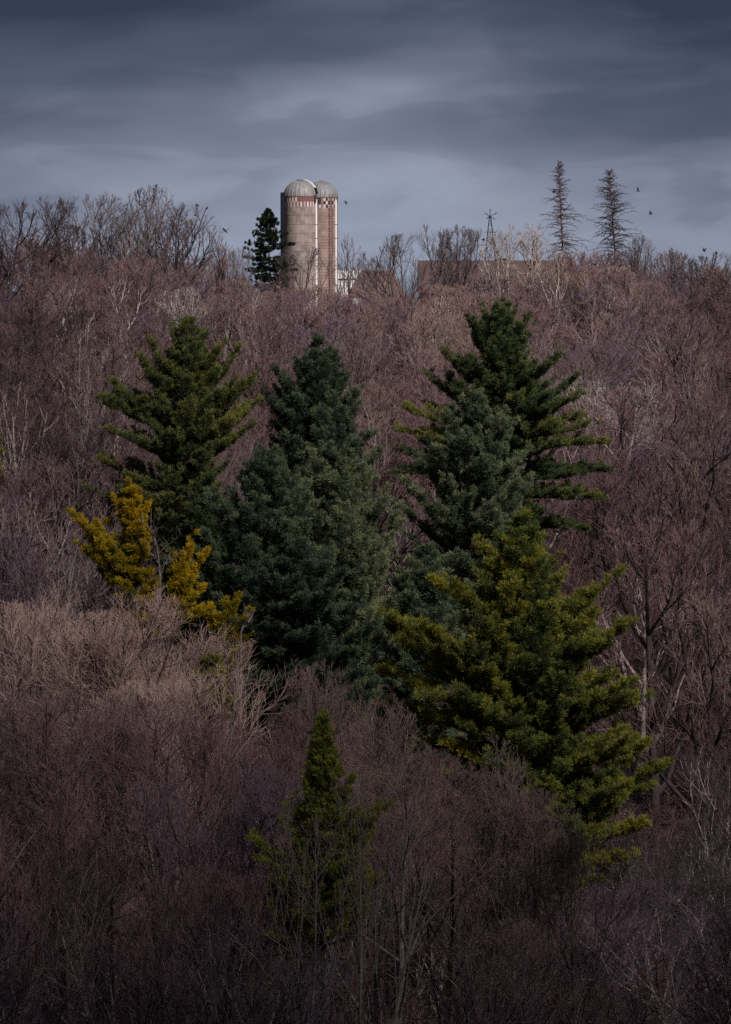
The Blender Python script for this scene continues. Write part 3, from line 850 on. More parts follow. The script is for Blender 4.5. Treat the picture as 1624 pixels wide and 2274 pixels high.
near = [
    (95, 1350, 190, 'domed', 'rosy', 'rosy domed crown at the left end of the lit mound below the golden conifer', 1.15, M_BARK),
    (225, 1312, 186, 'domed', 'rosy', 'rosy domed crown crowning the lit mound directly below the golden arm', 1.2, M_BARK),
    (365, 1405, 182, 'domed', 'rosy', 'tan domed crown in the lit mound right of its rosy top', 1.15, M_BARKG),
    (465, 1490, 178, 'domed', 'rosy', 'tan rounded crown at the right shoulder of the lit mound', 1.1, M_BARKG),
    (560, 1580, 170, 'domed', 'reddish brown', 'reddish crown sloping down to the dark low pine', .9, M_BARK),
    (150, 1530, 172, 'domed', 'grey brown', 'grey brown crown in the second row of the lower left mound', 1.1, M_BARK),
    (330, 1560, 170, 'domed', 'reddish brown', 'wide reddish crown in the middle of the lower left mound', 1.2, M_BARK),
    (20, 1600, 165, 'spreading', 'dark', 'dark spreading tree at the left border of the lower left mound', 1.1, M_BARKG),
    (470, 1700, 160, 'domed', 'purplish', 'purplish dome left of the young pine', 1.1, M_BARK),
    (625, 1680, 164, 'upright', 'grey brown', 'upright grey crown against the left side of the young pine', .9, M_BARK),
    (735, 1485, 178, 'upright', 'tan', 'pale vase shaped crown rising right behind the tip of the young pine', .8, M_BARKG),
    (820, 1560, 172, 'upright', 'tan', 'pale crown right of the vase shaped one', .9, M_BARKG),
    (845, 1660, 160, 'spreading', 'tan', 'wide tan crown right of the young pine', 1.1, M_BARKG),
    (940, 1680, 165, 'spreading', 'grey brown', 'grey crown between the young pine and the slender pale stems', .9, M_BARK),
    (1070, 1640, 162, 'slender', 'tan', 'slender tree with pale stems in front of the olive pine', 1.0, M_BARKG),
    (1105, 1690, 164, 'slender', 'tan', 'second slender pale tree in front of the olive pine', .9, M_BARKG),
    (1200, 1760, 160, 'upright', 'grey brown', 'upright grey tree before the lower boughs of the olive pine', .9, M_BARK),
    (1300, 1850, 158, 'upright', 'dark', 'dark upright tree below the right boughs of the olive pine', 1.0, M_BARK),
    (655, 1770, 145, 'upright', 'tan', 'fine tan twigs in front of the left edge of the young pine', .8, M_BARKG),
    (775, 1730, 146, 'upright', 'grey brown', 'fine grey twigs in front of the right edge of the young pine', .8, M_BARKG),
    (800, 1830, 142, 'slender', 'reddish brown', 'thin reddish stems crossing the right half of the young pine', .9, M_BARKG),
    (560, 2050, 122, 'slender', 'pale', 'pale thin stems near the bottom edge, left of centre', 1.1, TONES['pale']),
    (700, 2120, 120, 'upright', 'pale', 'pale forked tree near the bottom edge under the young pine', 1.0, TONES['pale']),
    (60, 1830, 140, 'upright', 'reddish brown', 'upright reddish saplings at the lower left border', 1.0, M_BARK),
]
midl = [
    (165, 770, 325, 'upright', 'grey brown', 'white stemmed birch with forked limbs upper left of the left green pine', .9, TONES['pale']),
    (35, 850, 300, 'upright', 'grey brown', 'white stemmed birch near the left border, level with the left green pine tip', .9, TONES['pale']),
    (100, 700, 355, 'spreading', 'dark', 'broad dark limbed tree on the upper left slope', 1.2, M_BARK),
    (380, 690, 365, 'spreading', 'purplish', 'broad tree with black fan of limbs above the left green pine', 1.2, M_BARK),
    (600, 690, 360, 'upright', 'grey brown', 'dark stemmed upright tree between the left and central pines, high on the slope', 1.0, M_BARK),
    (820, 720, 350, 'upright', 'tan', 'upright tan tree high in the gap between central and tallest pines', 1.0, M_BARK),
    (40, 1120, 240, 'spreading', 'tan', 'tangled tree with pale grey limbs left of the golden conifer', 1.2, M_SNAG),
    (150, 1010, 262, 'spreading', 'grey brown', 'spreading grey tree beyond the golden conifer, upper left of it', 1.2, M_BARKG),
    (1530, 690, 345, 'upright', 'grey brown', 'large upright tree with dark fork high on the right slope', 1.2, M_BARK),
    (1440, 860, 300, 'spreading', 'reddish brown', 'broad reddish tree right of the level boughs of the tallest pine', 1.1, M_BARK),
    (1580, 940, 280, 'spreading', 'purplish', 'broad purplish tree with dark limbs at the right border', 1.2, M_BARK),
    (1460, 1150, 235, 'domed', 'reddish brown', 'broad reddish domed crown right of the wide olive pine tip', 1.0, M_BARK),
    (1560, 1330, 215, 'domed', 'tan', 'tan rounded crown on the right slope beside the wide olive pine', 1.0, M_BARK),
]
for (x, yt, Y, fm, tn, lb, wd, bk) in midl:
    hero(x, yt, Y, fm, tn, lb, wid=wd, bark=bk)
for (x, yt, Y, fm, tn, lb, wd, bk) in near:
    hero(x, yt, Y, fm, tn, lb, wid=wd, bark=bk, group=MG)

SKX = [-400, 0, 150, 300, 500, 620, 780, 900, 1100, 1300, 1450, 1624, 2000]
SKY_ = [540, 543, 550, 562, 598, 630, 648, 628, 600, 586, 584, 604, 625]
EX = [-400, 0, 230, 440, 560, 640, 700, 830, 950, 1080, 1250, 1420, 1480, 1624, 2000]
EY = [1350, 1340, 1320, 1420, 1590, 1680, 1700, 1700, 1720, 1800, 1900, 1980, 1760, 1700, 1700]
PXL, PXR = 200, 1420      # picture columns filled by the pines


def canopy(x, Y):
    S = np.interp(x, SKX, SKY_)
    E = np.interp(x, EX, EY)
    if Y >= 262:
        return float(np.interp(Y, [262, 285, 310, 340, 370, 400, 430, 520], [1060, 985, 885, 785, 705, S + 22, S + 4, S + 8]))
    if Y >= 195:
        return float(np.interp(Y, [195, 262], [E - 20, 1060]))
    return float(E + (190 - Y) / 80 * (2215 - E)) if Y < 190 else float(E)


trees = []
Y = 108.0
row = 0
while Y < 452:
    sp = 6.0 if Y < 190 else (7.4 if Y < 372 else 6.8)
    half = Y * (1624 / 2 / F) * 1.0 + 14
    x = -half + (row % 2) * sp / 2
    while x < half:
        wx, wy = x + random.uniform(-.38, .38) * sp, Y + random.uniform(-.38, .38) * sp
        px = CX + wx / wy * F
        x += sp
        if 196 < wy < 268 and PXL < px < PXR: continue
        if wy < 375 and any(abs(px - hx) < 18000 / wy and abs(wy - hy) < 6 for hx, hy in PX): continue
        ct = canopy(px, wy)
        if wy < 151 and abs(px - 716) < 190: ct = max(ct, 1985)
        jit = random.uniform(-4, 28) if (wy > 375 and 770 < px < 1280) else random.uniform(-42, 26) if wy > 375 else random.uniform(-30, 50) if wy > 330 else (random.uniform(-50, 90) if wy > 196 else random.uniform(5, 110))
        trees.append((wx, wy, px, ct + jit))
    Y += sp * .92
    row += 1

LM = [('the left green pine', 400, 900), ('the golden conifer', 310, 1220), ('the silos', 690, 560), ('the dark spruce', 600, 560), ('the central blue green pine', 700, 900), ('the tallest right pine', 1110, 900),
      ('the wide olive pine', 1160, 1550), ('the young pine', 716, 1850), ('the dead spruces', 1300, 520), ('the windmill', 1090, 530), ('the low dark pine', 650, 1450)]
FW = {'spreading': 'spreading', 'upright': 'upright', 'domed': 'domed', 'slender': 'slender'}


def describe(px, ty, tone, form, H):
    vis = (min(max(px, 0), 1624), ty + 60)
    lm = sorted(LM, key=lambda l: math.hypot((l[1] - vis[0]), (l[2] - vis[1])))[0]
    dx, dy = vis[0] - lm[1], vis[1] - lm[2]
    dist = math.hypot(dx, dy)
    how = 'close ' if dist < 170 else ('' if dist < 340 else 'far ')
    a = math.degrees(math.atan2(-dy, dx)) % 360
    rel = ['right of', 'upper right of', 'above', 'upper left of', 'left of', 'lower left of', 'below', 'lower right of'][int((a + 22.5) // 45) % 8]
    if px < 60: return f'{tone} {FW[form]} tree, left border, {rel} {lm[0]}'
    if px > 1564: return f'{tone} {FW[form]} tree, right border, {rel} {lm[0]}'
    return f'{tone} {FW[form]} leafless tree {how}{rel} {lm[0]}'


vis, hid = [], []
for t in trees:
    (vis if -30 < t[2] < 1654 and t[3] < 2274 else hid).append(t)
vis.sort(key=lambda t: t[1])
NT_ = 300 - len(heroes) - len(near) - len(midl)
ind, rest = vis[:NT_], vis[NT_:] + hid


def pick(px, ty, wy):
    r_ = random.random()
    if wy < 152 or (px > 1440 and wy < 230): tone = random.choices(['dark', 'slate', 'grey brown', 'reddish brown', 'purplish', 'pale'], [5, 4, 2, .8, 1.0, .35])[0]  # darker twig colours on near and right-hand trees stand in for shade
    elif wy < 200: tone = random.choices(['grey brown', 'reddish brown', 'tan', 'dark', 'purplish'], [3, 3, 2, 2, 1])[0]
    elif px > 1250 and wy > 330: tone = random.choices(['purplish', 'reddish brown', 'grey brown', 'tan'], [4, 3, 2, 1])[0]
    elif px < 300: tone = random.choices(['purplish', 'grey brown', 'dark', 'reddish brown', 'pale'], [2, 4, 2, 2, .35])[0]
    else: tone = random.choices(['grey brown', 'reddish brown', 'tan', 'purplish', 'pale'], [4, 3, 2, 1, .3])[0]
    form = random.choices(['domed', 'spreading', 'upright', 'slender'], [4, 3, 2.4, 1.2])[0]
    return tone, form


plan = []
for (wx, wy, px, ty) in ind:
    z = at(px, ty, wy).z
    H = max(5.5, z - float(ground(wx, wy)))
    tone, form = pick(px, ty, wy)
    plan.append([wx, wy, px, H, tone, form, describe(px, ty, tone, form, H)])
same = {}
for q in plan: same.setdefault(q[6], []).append(q)
ORD = ['first', 'second', 'third', 'fourth', 'fifth', 'sixth', 'seventh', 'eighth', 'ninth', 'tenth']
for lb, qs in same.items():
    if len(qs) > 1:
        for k, q in enumerate(sorted(qs, key=lambda q: q[2])):
            q[6] = lb + (f', {ORD[k]} from left' if len(qs) > 2 else (', left one' if k == 0 else ', right one'))
for wx, wy, px, H, tone, form, lb in plan:
    bare_tree(wx, wy, H, form, tone, lb, wid=random.uniform(.9, 1.25) * min(1.25, max(.85, 15 / H)), bark=TONES['pale'] if tone == 'pale' else None)
n_ind = len(plan)


# ------------------------------------------------------------------ stuff: the rest of the wood, and the brush on the forest floor
def scatter(name, label, protos, pts, sizes, rots):
    """one object: a set of points with a geometry nodes modifier that sets the given meshes on them"""
    pc = D.collections.new(name + '_source')
    for i, me in enumerate(protos):
        pc.objects.link(D.objects.new('%s_%02d' % (name, i), me))
    me = D.meshes.new(name)
    me.vertices.add(len(pts))
    me.vertices.foreach_set('co', np.asarray(pts, np.float32).ravel())
    a1 = me.attributes.new('sz', 'FLOAT_VECTOR', 'POINT'); a1.data.foreach_set('vector', np.asarray(sizes, np.float32).ravel())
    a2 = me.attributes.new('rz', 'FLOAT', 'POINT'); a2.data.foreach_set('value', np.asarray(rots, np.float32))
    ob = link(name, me)
    ng = D.node_groups.new(name, 'GeometryNodeTree')
    ng.interface.new_socket('Geometry', in_out='INPUT', socket_type='NodeSocketGeometry')
    ng.interface.new_socket('Geometry', in_out='OUTPUT', socket_type='NodeSocketGeometry')
    g = NB(ng)
    gi, go = g.n('NodeGroupInput'), g.n('NodeGroupOutput')
    ci = g.n('GeometryNodeCollectionInfo', {'Collection': pc, 'Separate Children': True, 'Reset Children': True})
    sz = g.n('GeometryNodeInputNamedAttribute', {'Name': 'sz'}, data_type='FLOAT_VECTOR')
    rz = g.n('GeometryNodeInputNamedAttribute', {'Name': 'rz'}, data_type='FLOAT')
    rv = g.n('ShaderNodeCombineXYZ', {2: rz.outputs[0]})
    ip = g.n('GeometryNodeInstanceOnPoints', {'Points': gi.outputs[0], 'Instance': ci.outputs[0], 'Pick Instance': True, 'Rotation': rv.outputs[0], 'Scale': sz.outputs[0]})
    ng.links.new(ip.outputs[0], go.inputs[0])
    md = ob.modifiers.new('scatter', 'NODES')
    md.node_group = ng
    tag(ob, label, kind='stuff')
    return ob


def merged(pr, tone, bark):
    """trunk + crown in one mesh, for the woods beyond the counted trees"""
    ms = []
    vs, ls, ss, mi = [], [], [], []
    off = 0
    for me, k in ((pr['trunk'], 0), (pr['crown'], 1)):
        v = np.empty(len(me.vertices) * 3, np.float32); me.vertices.foreach_get('co', v)
        l = np.empty(len(me.loops), np.int32); me.loops.foreach_get('vertex_index', l)
        n = len(me.polygons)
        vs.append(v.reshape(-1, 3)); ls.append(l + off); ss.append(np.full(n, 4)); mi.append(np.full(n, k))
        off += len(me.vertices)
    m_ = mesh_np('wood_tree', np.vstack(vs), np.concatenate(ls), np.concatenate(ss), bark)
    m_.materials.append(TONES[tone])
    m_.polygons.foreach_set('material_index', np.concatenate(mi).astype(np.int32))
    return m_


pl = [merged(PROTO[i], t_, M_BARK) for i, t_ in ((0, 'grey brown'), (2, 'purplish'), (4, 'grey brown'), (7, 'reddish brown'), (8, 'grey brown'), (9, 'purplish'), (10, 'tan'), (11, 'reddish brown'))]
pts, szs, rzs = [], [], []
for (wx, wy, px, ty) in rest:
    z = at(px, ty, wy).z
    g0 = float(ground(wx, wy))
    H = min(24, max(5.5, z - g0))
    wd = random.uniform(.9, 1.2) * min(1.25, max(.8, 14 / H))
    pts.append((wx, wy, g0 - .15)); szs.append((H * wd, H * wd, H)); rzs.append(random.uniform(0, 6.28))
scatter('woodland', 'leafless wood filling the ridge and the slopes at either side', pl, pts, szs, rzs)


def brush_segs(seed):
    rs = random.Random(seed)
    out_ = []
    for k in range(9):
        p = np.array([rs.gauss(0, .25), rs.gauss(0, .25), 0])
        d = unit(np.array([rs.gauss(0, .35), rs.gauss(0, .35), 1.0]))
        L = rs.uniform(.7, 1.1)
        q = p
        for i in range(4):
            d = unit(d + np.array([rs.gauss(0, .12), rs.gauss(0, .12), .05]))
            q2 = q + d * L / 4
            out_.append((*q, .006, *q2, .005))
            for _ in range(4):
                e = perp(d, R(rs.uniform(25, 55)), rs.uniform(0, 6.28), rs)
                e2 = q2 + e * L * .22
                out_.append((*q2, .0035, *e2, .003))
                for _ in range(3):
                    f2 = perp(e, R(rs.uniform(20, 50)), rs.uniform(0, 6.28), rs)
                    s0 = q2 + (e2 - q2) * rs.uniform(.3, 1)
                    out_.append((*s0, .003, *(s0 + f2 * L * .14), .0018))
            q = q2
    return out_


bm_ = [tube_mesh('brush_shrub', brush_segs(i), 3, TONES[t_]) for i, t_ in enumerate(('grey brown', 'reddish brown', 'purplish', 'tan', 'dark'))]
pts, szs, rzs = [], [], []
for _ in range(5200):
    wy = 100 + 350 * random.random() ** .8
    wx = random.uniform(-1, 1) * (wy * .0985 + 8)
    if wy < 165 and random.random() < .8: continue
    s_ = random.uniform(1.6, 4.2)
    pts.append((wx, wy, float(ground(wx, wy)) - .05)); szs.append((s_ * 1.1, s_ * 1.1, s_)); rzs.append(random.uniform(0, 6.28))
scatter('underbrush', 'low leafless brush covering the forest floor', bm_, pts, szs, rzs)

# ------------------------------------------------------------------ farm buildings on the ridge
def bm_obj(name, bm, material, parent=None, smooth_=False):
    me = D.meshes.new(name)
    bm.to_mesh(me); bm.free()
    me.materials.append(material)
    if smooth_: me.polygons.foreach_set('use_smooth', np.ones(len(me.polygons), bool))
    return link(name, me, parent)


def box(bm, x0, x1, y0, y1, z0, z1):
    v = [bm.verts.new(p) for p in ((x0, y0, z0), (x1, y0, z0), (x1, y1, z0), (x0, y1, z0), (x0, y0, z1), (x1, y0, z1), (x1, y1, z1), (x0, y1, z1))]
    for f in ((3, 2, 1, 0), (4, 5, 6, 7), (0, 1, 5, 4), (1, 2, 6, 5), (2, 3, 7, 6), (3, 0, 4, 7)):
        bm.faces.new([v[i] for i in f])


def bar(bm, p0, p1, r, n=6):
    v, l, s = tubes([(*p0, r, *p1, r)], n)
    vv = [bm.verts.new(p) for p in v]
    for k in range(n):
        bm.faces.new([vv[i] for i in l[4 * k:4 * k + 4]])
    bm.faces.new(vv[:n][::-1]); bm.faces.new(vv[n:])


def stave_mat(name, c0, c1, hoops, band, rows, nst, seed):
    """concrete staves with weathering; band = height below the rim of the painted chequers"""
    m, b, o = mat(name)
    uv = b.n('ShaderNodeUVMap', uv_map='wall').outputs[0]       # u: stave number, v: metres below the rim
    sp_ = b.n('ShaderNodeSeparateXYZ', {0: uv})
    u, v = sp_.outputs[0], sp_.outputs[1]
    geo = b.n('ShaderNodeNewGeometry')
    iu, iv = b.m('FLOOR', b.m('DIVIDE', u, 2.5)), b.m('FLOOR', b.m('DIVIDE', b.m('ADD', v, b.m('MULTIPLY', b.m('MODULO', b.m('FLOOR', b.m('DIVIDE', u, 2.5)), 2.0), .38)), .76))
    cell = b.n('ShaderNodeTexWhiteNoise', {'Vector': b.n('ShaderNodeCombineXYZ', {0: iu, 1: iv, 2: seed}).outputs[0]}, noise_dimensions='3D').outputs[0]
    nz = b.noise(geo.outputs['Position'], .9, 5.0, .65)
    vs = b.n('ShaderNodeVectorMath', {0: geo.outputs['Position'], 1: (1.6, 1.6, .12)}, operation='MULTIPLY').outputs[0]
    streak = b.noise(vs, 1.6, 3.0, .6)
    t = b.m('ADD', b.m('MULTIPLY', cell, .5), b.m('ADD', b.m('MULTIPLY', nz, .45), b.m('MULTIPLY', streak, .30)), clamp=True)
    t = b.m('MULTIPLY', b.m('SUBTRACT', t, .22), 1.7, clamp=True)
    c = b.mix(t, c0, c1)
    fu = b.m('FRACT', b.m('DIVIDE', u, 2.5)); joint = b.m('LESS_THAN', fu, .05)
    c = b.mix(b.m('MULTIPLY', joint, .35), c, tuple(x * .5 for x in c0))
    # chequers
    st_u, st_v = b.m('FLOOR', u), b.m('FLOOR', b.m('DIVIDE', v, band / rows))
    par = b.m('MODULO', b.m('ADD', st_u, st_v), 2.0)
    fade = b.n('ShaderNodeTexWhiteNoise', {'Vector': b.n('ShaderNodeCombineXYZ', {0: st_u, 1: st_v, 2: seed + 5}).outputs[0]}, noise_dimensions='3D').outputs[0]
    inb = b.m('MULTIPLY', b.m('LESS_THAN', v, band), b.m('GREATER_THAN', v, 0.02))
    if rows == 2:
        toprow = b.m('LESS_THAN', v, band / 2)
        keep = b.m('GREATER_THAN', b.m('ADD', fade, b.m('MULTIPLY', b.m('SUBTRACT', 1.0, toprow), 1.0)), .62)
        wht = b.mix(fade, (.50, .44, .42), (.80, .76, .74))
        bc = b.mix(b.m('MULTIPLY', par, keep), (.20, .10, .095), wht)
    else:
        keep = b.m('GREATER_THAN', fade, .08)
        bc = b.mix(b.m('MULTIPLY', par, keep), (.025, .02, .03), (.62, .56, .54))
        skip = b.m('LESS_THAN', b.m('MODULO', b.m('FLOOR', u), 4.0), 1.0)
        bc = b.mix(skip, bc, (.28, .19, .16))
    bc = b.mix(b.m('MULTIPLY', nz, .35), bc, (.22, .15, .14))
    c = b.mix(inb, c, bc)
    return finish(m, b, o, c, .92, b.m('MULTIPLY', joint, -1.0), spec=.1)


def silo(label, xc, Y, rad, y_rim, dome, m_wall, m_dome, chute_az, hoop_gap, ladder_az, cap, group, flat=False, nst=60):
    c = at(xc, y_rim, Y)
    g = -14.9
    H = c.z - g
    e = tag(link('silo', None, loc=(c.x, Y, g)), label, 'silo', group)
    N = 72
    bm = bmesh.new()
    uvl = bm.loops.layers.uv.new('wall')
    ringz = [0, H * .5, H - 3, H]
    rings = [[bm.verts.new((rad * math.sin(2 * math.pi * k / N), -rad * math.cos(2 * math.pi * k / N), z)) for k in range(N)] for z in ringz]
    for a in range(3):
        for k in range(N):
            k2 = (k + 1) % N
            f = bm.faces.new((rings[a][k], rings[a][k2], rings[a + 1][k2], rings[a + 1][k]))
            for lp, (kk, zz) in zip(f.loops, ((k, ringz[a]), (k + 1, ringz[a]), (k + 1, ringz[a + 1]), (k, ringz[a + 1]))):
                lp[uvl].uv = (kk * nst / N + .01, H - zz)
    bm_obj('wall', bm, m_wall, e, True)
    # roof
    bm = bmesh.new()
    if flat:
        v = [bm.verts.new((rad * 1.01 * math.sin(2 * math.pi * k / N), -rad * 1.01 * math.cos(2 * math.pi * k / N), H + .02)) for k in range(N)]
        top = bm.verts.new((0, 0, H + .35))
        for k in range(N): bm.faces.new((v[k], v[(k + 1) % N], top))
        bm_obj('roof', bm, m_dome, e)
    else:
        n, M_ = 96, 14
        rr = rad + .06
        prev = None
        for j in range(M_ + 1):
            t = j / M_ * math.pi / 2 * .965
            ring = []
            for k in range(n):
                rib = 1 + (.020 if k % 4 == 0 else 0)
                r_ = rr * math.cos(t) * rib
                ring.append(bm.verts.new((r_ * math.sin(2 * math.pi * k / n), -r_ * math.cos(2 * math.pi * k / n), H + .02 + dome * math.sin(t) * (1 + (.008 if k % 4 == 0 else 0)))))
            if prev:
                for k in range(n): bm.faces.new((prev[k], prev[(k + 1) % n], ring[(k + 1) % n], ring[k]))
            prev = ring
        bm.faces.new(prev)
        rf = bm_obj('dome_roof', bm, m_dome, e)
        bm = bmesh.new()
        if cap == 'cone':
            v = [bm.verts.new((.62 * math.cos(a), .62 * math.sin(a), H + dome - .12)) for a in np.linspace(0, 6.283, 17)[:-1]]
            tp = bm.verts.new((0, 0, H + dome + .22))
            for k in range(16): bm.faces.new((v[k], v[(k + 1) % 16], tp))
            bm_obj('roof_cap', bm, M_RUST, rf)
        else:
            v0 = [bm.verts.new((.75 * math.cos(a), .75 * math.sin(a), H + dome - .12)) for a in np.linspace(0, 6.283, 25)[:-1]]
            v1 = [bm.verts.new((.62 * math.cos(a), .62 * math.sin(a), H + dome + .08)) for a in np.linspace(0, 6.283, 25)[:-1]]
            for k in range(24): bm.faces.new((v0[k], v0[(k + 1) % 24], v1[(k + 1) % 24], v1[k]))
            bm.faces.new(v1)
            bm_obj('roof_cap', bm, M_DARKMETAL, rf)
        # rim flashing
        bm = bmesh.new()
        a0 = [bm.verts.new(((rad + .075) * math.sin(2 * math.pi * k / N), -(rad + .075) * math.cos(2 * math.pi * k / N), H - .05)) for k in range(N)]
        a1 = [bm.verts.new(((rad + .10) * math.sin(2 * math.pi * k / N), -(rad + .10) * math.cos(2 * math.pi * k / N), H + .06)) for k in range(N)]
        for k in range(N): bm.faces.new((a0[k], a0[(k + 1) % N], a1[(k + 1) % N], a1[k]))
        bm_obj('rim_flashing', bm, M_RUST, e)
    # steel hoops
    if hoop_gap:
        ring_me = None
        z = 2.0
        while z < H - 2.0:
            if ring_me is None:
                sg = []
                for k in range(48):
                    a, b2 = 2 * math.pi * k / 48, 2 * math.pi * (k + 1) / 48
                    sg.append((rad * 1.004 * math.sin(a), -rad * 1.004 * math.cos(a), 0, .018, rad * 1.004 * math.sin(b2), -rad * 1.004 * math.cos(b2), 0, .018))
                ring_me = tube_mesh('hoop', sg, 4, M_HOOP)
            link('hoop', ring_me, e, loc=(0, 0, z))
            z += hoop_gap
    if chute_az is not None:
        az_ = R(chute_az)
        cx_, cy_ = (rad + .10) * math.sin(az_), -(rad + .10) * math.cos(az_)
        sg = [(cx_, cy_, 0.3, .20, cx_, cy_, H * .5, .20), (cx_, cy_, H * .5, .20, cx_ - .02, cy_, H - .45, .19)]
        ch = link('chute', tube_mesh('chute', sg, 14, M_WHITE), e)
        bm = bmesh.new()
        for zb in (2.5, 5.2, 8.4, 12.8, 15.0):
            if zb < H - 1:
                box(bm, cx_ - .42, cx_ + .42, cy_ - .24, cy_ - .205, zb, zb + .05)
        bm_obj('bracket', bm, M_DARKMETAL, ch)
    if ladder_az is not None:
        az_ = R(ladder_az)
        c_, s_ = math.cos(az_), math.sin(az_)
        bm = bmesh.new()

        def W(t, o_, z): return ((rad + o_) * s_ + t * c_, -(rad + o_) * c_ + t * s_, z)
        for t in (-.28, .28): bar(bm, W(t, .12, 1.0), W(t, .12, H + .6), .035, 5)
        z = 1.2
        while z < H:
            bar(bm, W(-.28, .12, z), W(.28, .12, z), .018, 4); z += .4
        ld = bm_obj('ladder', bm, M_LADDER, e)
        bm = bmesh.new()
        z = 2.4
        while z < H + .3:
            pts_ = [W(-.34, .12, z), W(-.40, .5, z), W(0, .78, z), W(.40, .5, z), W(.34, .12, z)]
            for q in range(4): bar(bm, pts_[q], pts_[q + 1], .02, 4)
            z += 1.1
        for t, o_ in ((-.40, .5), (0, .78), (.40, .5)): bar(bm, W(t, o_, 2.4), W(t, o_, H + .3), .015, 4)
        bm_obj('safety_cage', bm, M_LADDER, ld)
    return e, c, H


def roof_metal(name, c0, c1):
    m, b, o = mat(name)
    geo = b.n('ShaderNodeNewGeometry')
    vs = b.n('ShaderNodeVectorMath', {0: geo.outputs['Position'], 1: (3.0, 3.0, .35)}, operation='MULTIPLY').outputs[0]
    nz = b.noise(vs, 1.0, 4.0, .65)
    return finish(m, b, o, b.mix(b.m('MULTIPLY', b.m('SUBTRACT', nz, .25), 1.8, clamp=True), c0, c1), .6, metallic=.15, spec=.3)


M_DOME = roof_metal('dome_galvanised', (.20, .20, .20), (.38, .385, .385))
M_DOME2 = roof_metal('dome_galvanised_stained', (.13, .135, .14), (.37, .38, .39))
M_RUST = plain('rust', (.30, .13, .085))
M_DARKMETAL = plain('dark_metal', (.06, .055, .06))
M_HOOP = plain('hoop_steel', (.15, .10, .10))
M_LADDER = plain('ladder_steel', (.13, .035, .045))
M_WHITE = plain('white_metal', (.82, .79, .80), rough=.5, var=.06)
M_BLUE = plain('blue_steel', (.20, .29, .36), rough=.5, var=.12)
M_WALL1 = stave_mat('staves_left', (.19, .148, .138), (.37, .305, .285), True, 1.68, 2, 60, 3.0)
M_WALL2 = stave_mat('staves_right', (.22, .155, .135), (.37, .275, .24), True, 1.7, 3, 44, 8.0)

GS = 'farm silos'
rad1 = 36.6 * 600 / F
e1, c1_, H1 = silo('left grey domed silo with a two row brown and white chequered band', 667.8, 600, rad1, 436.0, rad1 * .98, M_WALL1, M_DOME, 66, 1.45, None, 'vent', GS)
rad2 = 37.0 * 605 / F
e2, c2_, H2 = silo('right silo with a black and white chequered band, caged ladder and rust tipped dome', 713.6, 605, rad2, 438.5, rad2 * .97, M_WALL2, M_DOME2, 58, .48, 34, 'cone', GS, nst=44)
silo('plain blue steel silo showing only a strip behind the left domed silo', 663.5, 613, 40.5 * 613 / F, 427.5, 0, M_BLUE, M_BLUE, None, None, None, None, GS, flat=True)
# hatch and roof ladder on the left dome
az_ = R(62)
bm = bmesh.new()
rr = rad1 + .10
dome = rad1 * .98


def on_dome(t, side, off=0.0):
    """t: 0 rim .. 1 apex ; side metres to either side"""
    a = t * math.pi / 2
    r_ = (rr + off) * math.cos(a)
    return (r_ * math.sin(az_) + side * math.cos(az_), -r_ * math.cos(az_) + side * math.sin(az_), H1 + (dome + off) * math.sin(a) + .02)


prev = None
for t in np.linspace(.34, .93, 14):
    pr = [bm.verts.new(on_dome(t, s_, o_)) for s_, o_ in ((.20, .0), (.20, .16), (.55, .16), (.55, .0))]
    if prev:
        for q in range(3): bm.faces.new((prev[q], prev[q + 1], pr[q + 1], pr[q]))
    prev = pr
cw = bm_obj('roof_chute_cover', bm, M_WHITE, e1)
bm = bmesh.new()
pq = [[bm.verts.new(on_dome(t, s_, o_)) for s_, o_ in ((.12, .0), (.12, .22), (.62, .22), (.62, .0))] for t in (.10, .33)]
for q in range(3): bm.faces.new((pq[0][q], pq[0][q + 1], pq[1][q + 1], pq[1][q]))
bm.faces.new(pq[0]); bm.faces.new(pq[1][::-1])
bm_obj('hatch', bm, plain('hatch_black', (.008, .006, .010)), e1)
bm = bmesh.new()
az_ = R(48)
for s_ in (-.30, .30):
    for i in range(12):
        bar(bm, on_dome(i / 13 + .04, s_, .06), on_dome((i + 1) / 13 + .04, s_, .06), .02, 4)
for i in range(13):
    bar(bm, on_dome(i / 14 + .05, -.30, .06), on_dome(i / 14 + .05, .30, .06), .03, 4)
bm_obj('roof_ladder', bm, plain('roof_ladder_steel', (.42, .40, .38)), e1)
bm = bmesh.new()
box(bm, rad1 * .86, rad1 * .86 + .28, -rad1 * .62, -rad1 * .62 + .25, H1 - .9, H1 + .35)
bm_obj('chute_head', bm, M_DARKMETAL, e1)


# barns
def roof_mat(name, c0, c1):
    m, b, o = mat(name)
    geo = b.n('ShaderNodeNewGeometry')
    nz = b.noise(geo.outputs['Position'], .8, 5.0, .7)
    return finish(m, b, o, b.mix(nz, c0, c1), .9, spec=.1)


M_ROOF = roof_mat('barn_shingles', (.090, .056, .056), (.155, .100, .098))
M_ROOF2 = roof_mat('brown_shingles', (.13, .085, .075), (.22, .145, .13))
M_BOARD = roof_mat('barn_boards', (.10, .045, .045), (.17, .08, .075))


